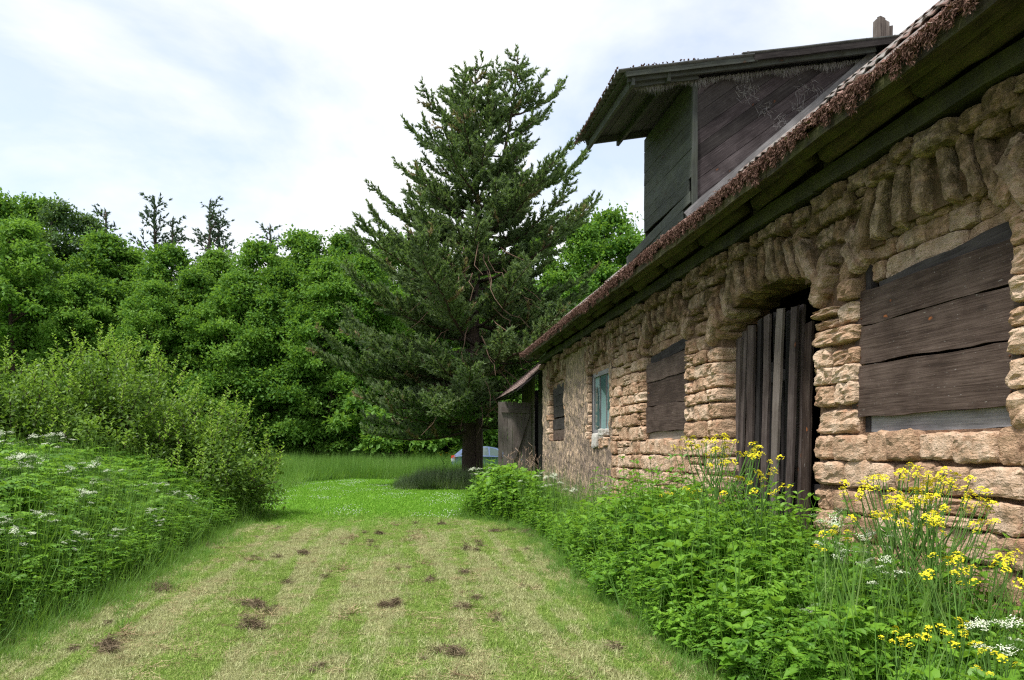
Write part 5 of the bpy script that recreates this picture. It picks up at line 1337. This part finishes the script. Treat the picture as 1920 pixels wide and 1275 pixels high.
def umbel_mesh(g, r=.045):
    A_ = Acc(); n = 11; hs = []
    for k in range(n):
        a = k * 2.4; q = r * math.sqrt(k / n); hs.append((q * math.cos(a), q * math.sin(a), -.12 * q + g.normal(0, .003)))
    for h in hs:
        m_ = 7; P = np.array(h) + np.column_stack([g.normal(0, .0075, (m_, 2)), g.normal(0, .002, m_)]); D = np.column_stack([g.normal(0, 1, (m_, 2)), g.normal(0, .2, m_)])
        v_, f_ = scatter(np.array([(-1, 0, 0), (0, -.8, .1), (1, 0, 0), (0, .8, .1)]), np.array([(0, 1, 2, 3)]), P, frames(D, np.array([0, 0, 1.]) + rdir(m_, g) * .3), np.full((m_, 3), .0043)); A_.add(v_, f_, g.uniform(0, 1))
    me = A_.mesh('umbel'); me.materials.append(M['cream']); return me
def rays_mesh(g, r=.045):
    A_ = Acc()
    for k in range(11):
        a = k * 2.4; q = r * math.sqrt(k / 11); tris_tube(A_, [(0, 0, -.05), (q * math.cos(a), q * math.sin(a), -.12 * q)], [.0011, .0009], 3)
    me = A_.mesh('rays'); me.materials.append(M['stem']); return me
gF = np.random.default_rng(55)
YH = [head_mesh(gF, 20, .024, .0078, .8, M['yellow']) for _ in range(3)]
UM = [umbel_mesh(gF, .042) for _ in range(3)]; RY = rays_mesh(gF)
def parsley(g, H, heads, spread_=.30):
    root = empty('cow_parsley'); A_ = Acc(); L_ = Acc(); hp = []
    top = np.array([g.normal(0, .05), g.normal(0, .05), H * .62]); tris_tube(A_, [(0, 0, 0), top * .5, top], [.007, .006, .004])
    for k in range(heads):
        a = k * 2.4 + g.uniform(0, .6); l = H * .4 * g.uniform(.6, 1.05); tip = top + np.array([math.cos(a) * spread_ * g.uniform(.3, 1) * .5, math.sin(a) * spread_ * g.uniform(.3, 1) * .5, l]); st_ = top * g.uniform(.55, 1); tris_tube(A_, [st_, (st_ + tip) / 2 + np.array([0, 0, -.02]), tip - np.array([0, 0, .05])], [.0035, .0028, .0018]); hp.append(tip)
    for k in range(9): fern_leaf(L_, g, np.array([0, 0, H * g.uniform(.1, .65)]), g.uniform(0, 6.28), g.uniform(.16, .3), g.uniform(.3, .9), g.uniform(.2, .8), .045)
    obj('stems', A_.mesh('stems'), M['stem'], root); obj('leaves', L_.mesh('leaves'), M['herb'], root)
    for p in hp:
        u = obj('umbel', UM[g.integers(3)], None, root, loc=tuple(p)); u.rotation_euler = (g.normal(0, .25), g.normal(0, .25), g.uniform(0, 6)); s = g.uniform(.8, 1.25); u.scale = (s, s, s); obj('rays', RY, None, u)
    return root
def put(src, x, y, s, label, group=None, first=False, tilt=.06, z=None):
    o = src if first else copy_tree(src); o.location = (x, y, float(gz(x, y)) if z is None else z); o.rotation_euler = (gF.normal(0, tilt), gF.normal(0, tilt), gF.uniform(0, 6.28)); o.scale = (s, s, s); o['label'] = label
    if group: o['group'] = group
    return o
YP = [yellow_plant(gF, 1.0, 14), yellow_plant(gF, 1.0, 18), yellow_plant(gF, 1.0, 8)]
for p in YP: tag(p, None, 'flower', 'yellow flowering plants along the barn wall')
used = set()
def flower(protos, k, *a, **kw):
    fst = (id(protos), k) not in used; used.add((id(protos), k)); return put(protos[k], *a, first=fst, **kw)
GY = 'yellow flowering plants along the barn wall'
def head_pos(px, py, X):            # plant foot (x, y) and height so that its top shows at a pixel, X metres right of the camera line
    u = (px - 960) / F_PX; Y = X * (CS - u * SN) / (SN + u * CS); d = Y * CS + X * SN; return CAM.x + X, Y, 1.6 - (py - 840) * d / F_PX
for i, (px, py, X, lab) in enumerate((
    (1660, 885, 3.55, 'yellow flowers'), (1700, 890, 3.45, ''), (1745, 905, 3.5, ''), (1765, 920, 3.6, ''), (1720, 925, 3.3, ''), (1640, 925, 3.4, ''), (1685, 950, 3.2, ''), (1755, 965, 3.2, ''), (1600, 1000, 3.0, ''))):
    x, y, h = head_pos(px, py, X); flower(YP, i % 3, x, y, h, 'yellow flowering plant in the dense clump, ' + ('its left end', 'with the highest heads at left', 'top right of the middle', 'its far right top', 'in its middle', 'second from its left end', 'low in its middle', 'low at its right', 'leftmost and lowest')[i], GY, tilt=.05)
for i, (px, py, X) in enumerate(((1310, 825, 3.4), (1335, 830, 3.3), (1350, 850, 3.35), (1385, 860, 3.3))):
    x, y, h = head_pos(px, py, X); flower(YP, i % 3, x, y, h, 'tall thin yellow flowering plant by the leaning door planks, ' + ('leftmost, before the stones', 'second from the left', 'before the left planks', 'rightmost of the tall ones')[i], 'tall yellow flowers by the door', tilt=.05)
for px, py, X, lab in ((1265, 920, 3.1, 'short yellow flowering plant left of the door among nettles'), (1430, 905, 3.2, 'single yellow flower stalk against the right door planks'), (1840, 1040, 3.0, 'yellow flowering plant at the right edge beside the stone wall'),
                       (1805, 1075, 2.8, 'yellow flowering plant low at the right of the clump'), (1745, 1180, 2.5, 'low yellow flowering plant near the bottom right, largest heads'), (1690, 1205, 2.45, 'yellow flowering plant at the bottom edge, left of two others'), (1790, 1195, 2.5, 'low yellow flowering plant between two others at the bottom'), (1865, 1235, 2.5, 'yellow flowers in the bottom right corner')):
    x, y, h = head_pos(px, py, X); flower(YP, 2 if X < 2.9 else 0, x, y, max(.35, h), lab, None if 0 else GY)
CP = [parsley(gF, 1.0, 7), parsley(gF, 1.0, 10), parsley(gF, 1.0, 5)]
for p in CP: tag(p, None, 'flower', 'white umbel flowers')
for i in range(60):
    e = abs(gF.normal(0, 1)) * 1.7 + .15; y = gF.uniform(4.6, 14.5); x = float(edge_x(y)) - e
    h = float(np.interp(e, [0, .5, 1.4, 3], [.5, .85, 1.2, 1.42])) * gF.uniform(.85, 1.1)
    flower(CP, i % 3, x, y, h, 'white cow parsley ' + ('high on the left bank below the bush' if e > 2.2 else 'at the mown edge of the left bank' if e < .8 else 'midway up the left bank') + (', near the left edge' if y < 8 else ', at the far end' if y > 11.5 else ', halfway along'), 'white cow parsley on the left bank')
for i, (px, py, X) in enumerate(((1565, 965, 3.3), (1600, 990, 3.2), (1545, 1015, 3.0), (1660, 1060, 2.9), (1590, 1030, 3.05))):
    x, y, h = head_pos(px, py, X); flower(CP, i % 3, x, y, h, 'white cow parsley left of the yellow clump by wall, ' + ('the highest', 'second highest', 'the leftmost', 'the one nearest the yellow stems', 'the middle one')[i], 'white cow parsley beside the yellow clump')
for i, (px, py, X, lab) in enumerate(((1510, 1140, 2.6, 'white flowered plant at the edge of the weeds right of the door'), (1890, 1170, 2.7, 'white flowered plant in the bottom right corner'))):
    x, y, h = head_pos(px, py, X); flower(CP, i % 3, x, y, max(.4, h), lab, 'white umbel flowers')
for i in range(16):
    y = gF.uniform(11, 19.5); x = float(strip_x(y)) + gF.uniform(.15, .9); flower(CP, i % 3, x, min(y, 20), gF.uniform(.75, 1.15), 'white cow parsley at the edge of the nettles toward the far end of the barn', 'white cow parsley by the far wall')
# withered stalks against the shed
ds = Acc(); gD = np.random.default_rng(2)
def withered(g):
    A_ = Acc()
    for k in range(6):
        a = g.uniform(0, 6.28); l = g.uniform(.5, 1.0); tip = np.array([math.cos(a) * .18, math.sin(a) * .18, 1.0 * l + .5]); tris_tube(A_, [(0, 0, 0), tip * .5, tip], [.006, .004, .002])
        for q in range(6):
            b = tip * g.uniform(.6, 1); tris_tube(A_, [b, b + np.array([g.normal(0, .06), g.normal(0, .06), .1])], [.005, .008], 3)
    return A_.mesh('stalks')
for k, (px, d) in enumerate(((965, 21.5), (985, 22.3), (1003, 21.0))):
    x, y = at(px, d); o = obj('withered_plant', withered(gD), M['deadflower'], loc=(x, y, 0)); o.scale = (1.15,) * 3; tag(o, 'dry brown flower stalks in front of the open shed door', 'dead plant', 'withered stalks by the shed')
# yellow garden flowers beside the car
x, y = at(834, 30.5); o = yellow_plant(gF, 1.0, 12); tag(o, 'bunch of yellow flowers beside the tail light of the car', 'flower'); o.location = (x, y, 0); o.scale = (1.35,) * 3
# clumps of raked hay on the lawn
def hay_clump(g, r, h, n):
    a = g.uniform(0, 6.28, n); q = r * np.abs(g.normal(0, .5, n)); lo = g.normal(0, .55 * r, (3, 2)); w_ = g.integers(0, 3, n); P = np.column_stack([q * np.cos(a) * .7 + lo[w_, 0], q * np.sin(a) * .5 + lo[w_, 1], h * 1.3 * np.array([1, .6, .35])[w_] * np.exp(-(q / r) ** 2 * 3) * g.uniform(0, 1, n)])
    D = np.column_stack([g.normal(0, 1, n), g.normal(0, 1, n), g.normal(.1, .35, n)]); v_, f_ = scatter(*BLADE, P, frames(D, rdir(n, g)), np.column_stack([g.uniform(.04, .11, n), g.uniform(.002, .005, n), np.full(n, .03)]))
    return mesh('hay', v_, f_, np.repeat(g.uniform(0, .7, n), 3))
for (px, py, r, h, lab) in ((445, 1185, .20, .09, 'largest brown clump of hay, near the lower left of the lawn'), (480, 1140, .15, .06, 'small brown hay clump just behind the largest one'), (876, 1034, .14, .09, 'dark hay clump on the lawn facing the barn weeds'), (570, 1040, .15, .05, 'flat hay clump in the middle of the path'),
                            (830, 985, .12, .06, 'far hay clump below the big nettle clump'), (718, 1003, .12, .05, 'far hay clump in the centre of the lawn'), (800, 1095, .15, .05, 'flat hay clump in the lower centre'), (745, 1137, .18, .04, 'dark flattened patch of hay, lower centre'), (215, 1215, .2, .04, 'brown flattened hay at the lower left verge'), (960, 1000, .45, .04, 'raked brown litter at the foot of the nettle clump'),
                            (290, 1110, .3, .03, 'brown litter along the left verge'), (835, 1230, .16, .05, 'hay clump close to the bottom edge')):
    x, y = ground_pt(px, py); o = obj('hay_clump', hay_clump(gD, r * .72, h * 1.15, int(620 * r / .15)), M['hay'], loc=(x, y, .02)); tag(o, lab, 'hay', 'hay clumps on the lawn')
n = 1500; xy = rand_xy(n, -9.5, -1, 3.2, 16, gD); nz_ = np.array([mn.noise(Vector((x * 2.4, y_ * .5, 11))) for x, y_ in xy]); m_ = (nz_ > .15) & (gD.uniform(size=n) < .5) & (xy[:, 0] > edge_x(xy[:, 1]) + .1) & (xy[:, 0] < strip_x(xy[:, 1]) - .05); xy = xy[m_]
SCRAP = [helper('scrap_source', hay_clump(gD, .09, .014, 110), M['litter']), helper('scrap_source', hay_clump(gD, .05, .03, 110), M['hay']), helper('scrap_source', hay_clump(gD, .10, .012, 120), M['litter'])]
spread('hay_scraps', xy, gD.uniform(.3, 1.5, len(xy)) ** 1.3, SCRAP, dz=.015)
print('objects', len(bpy.data.objects))
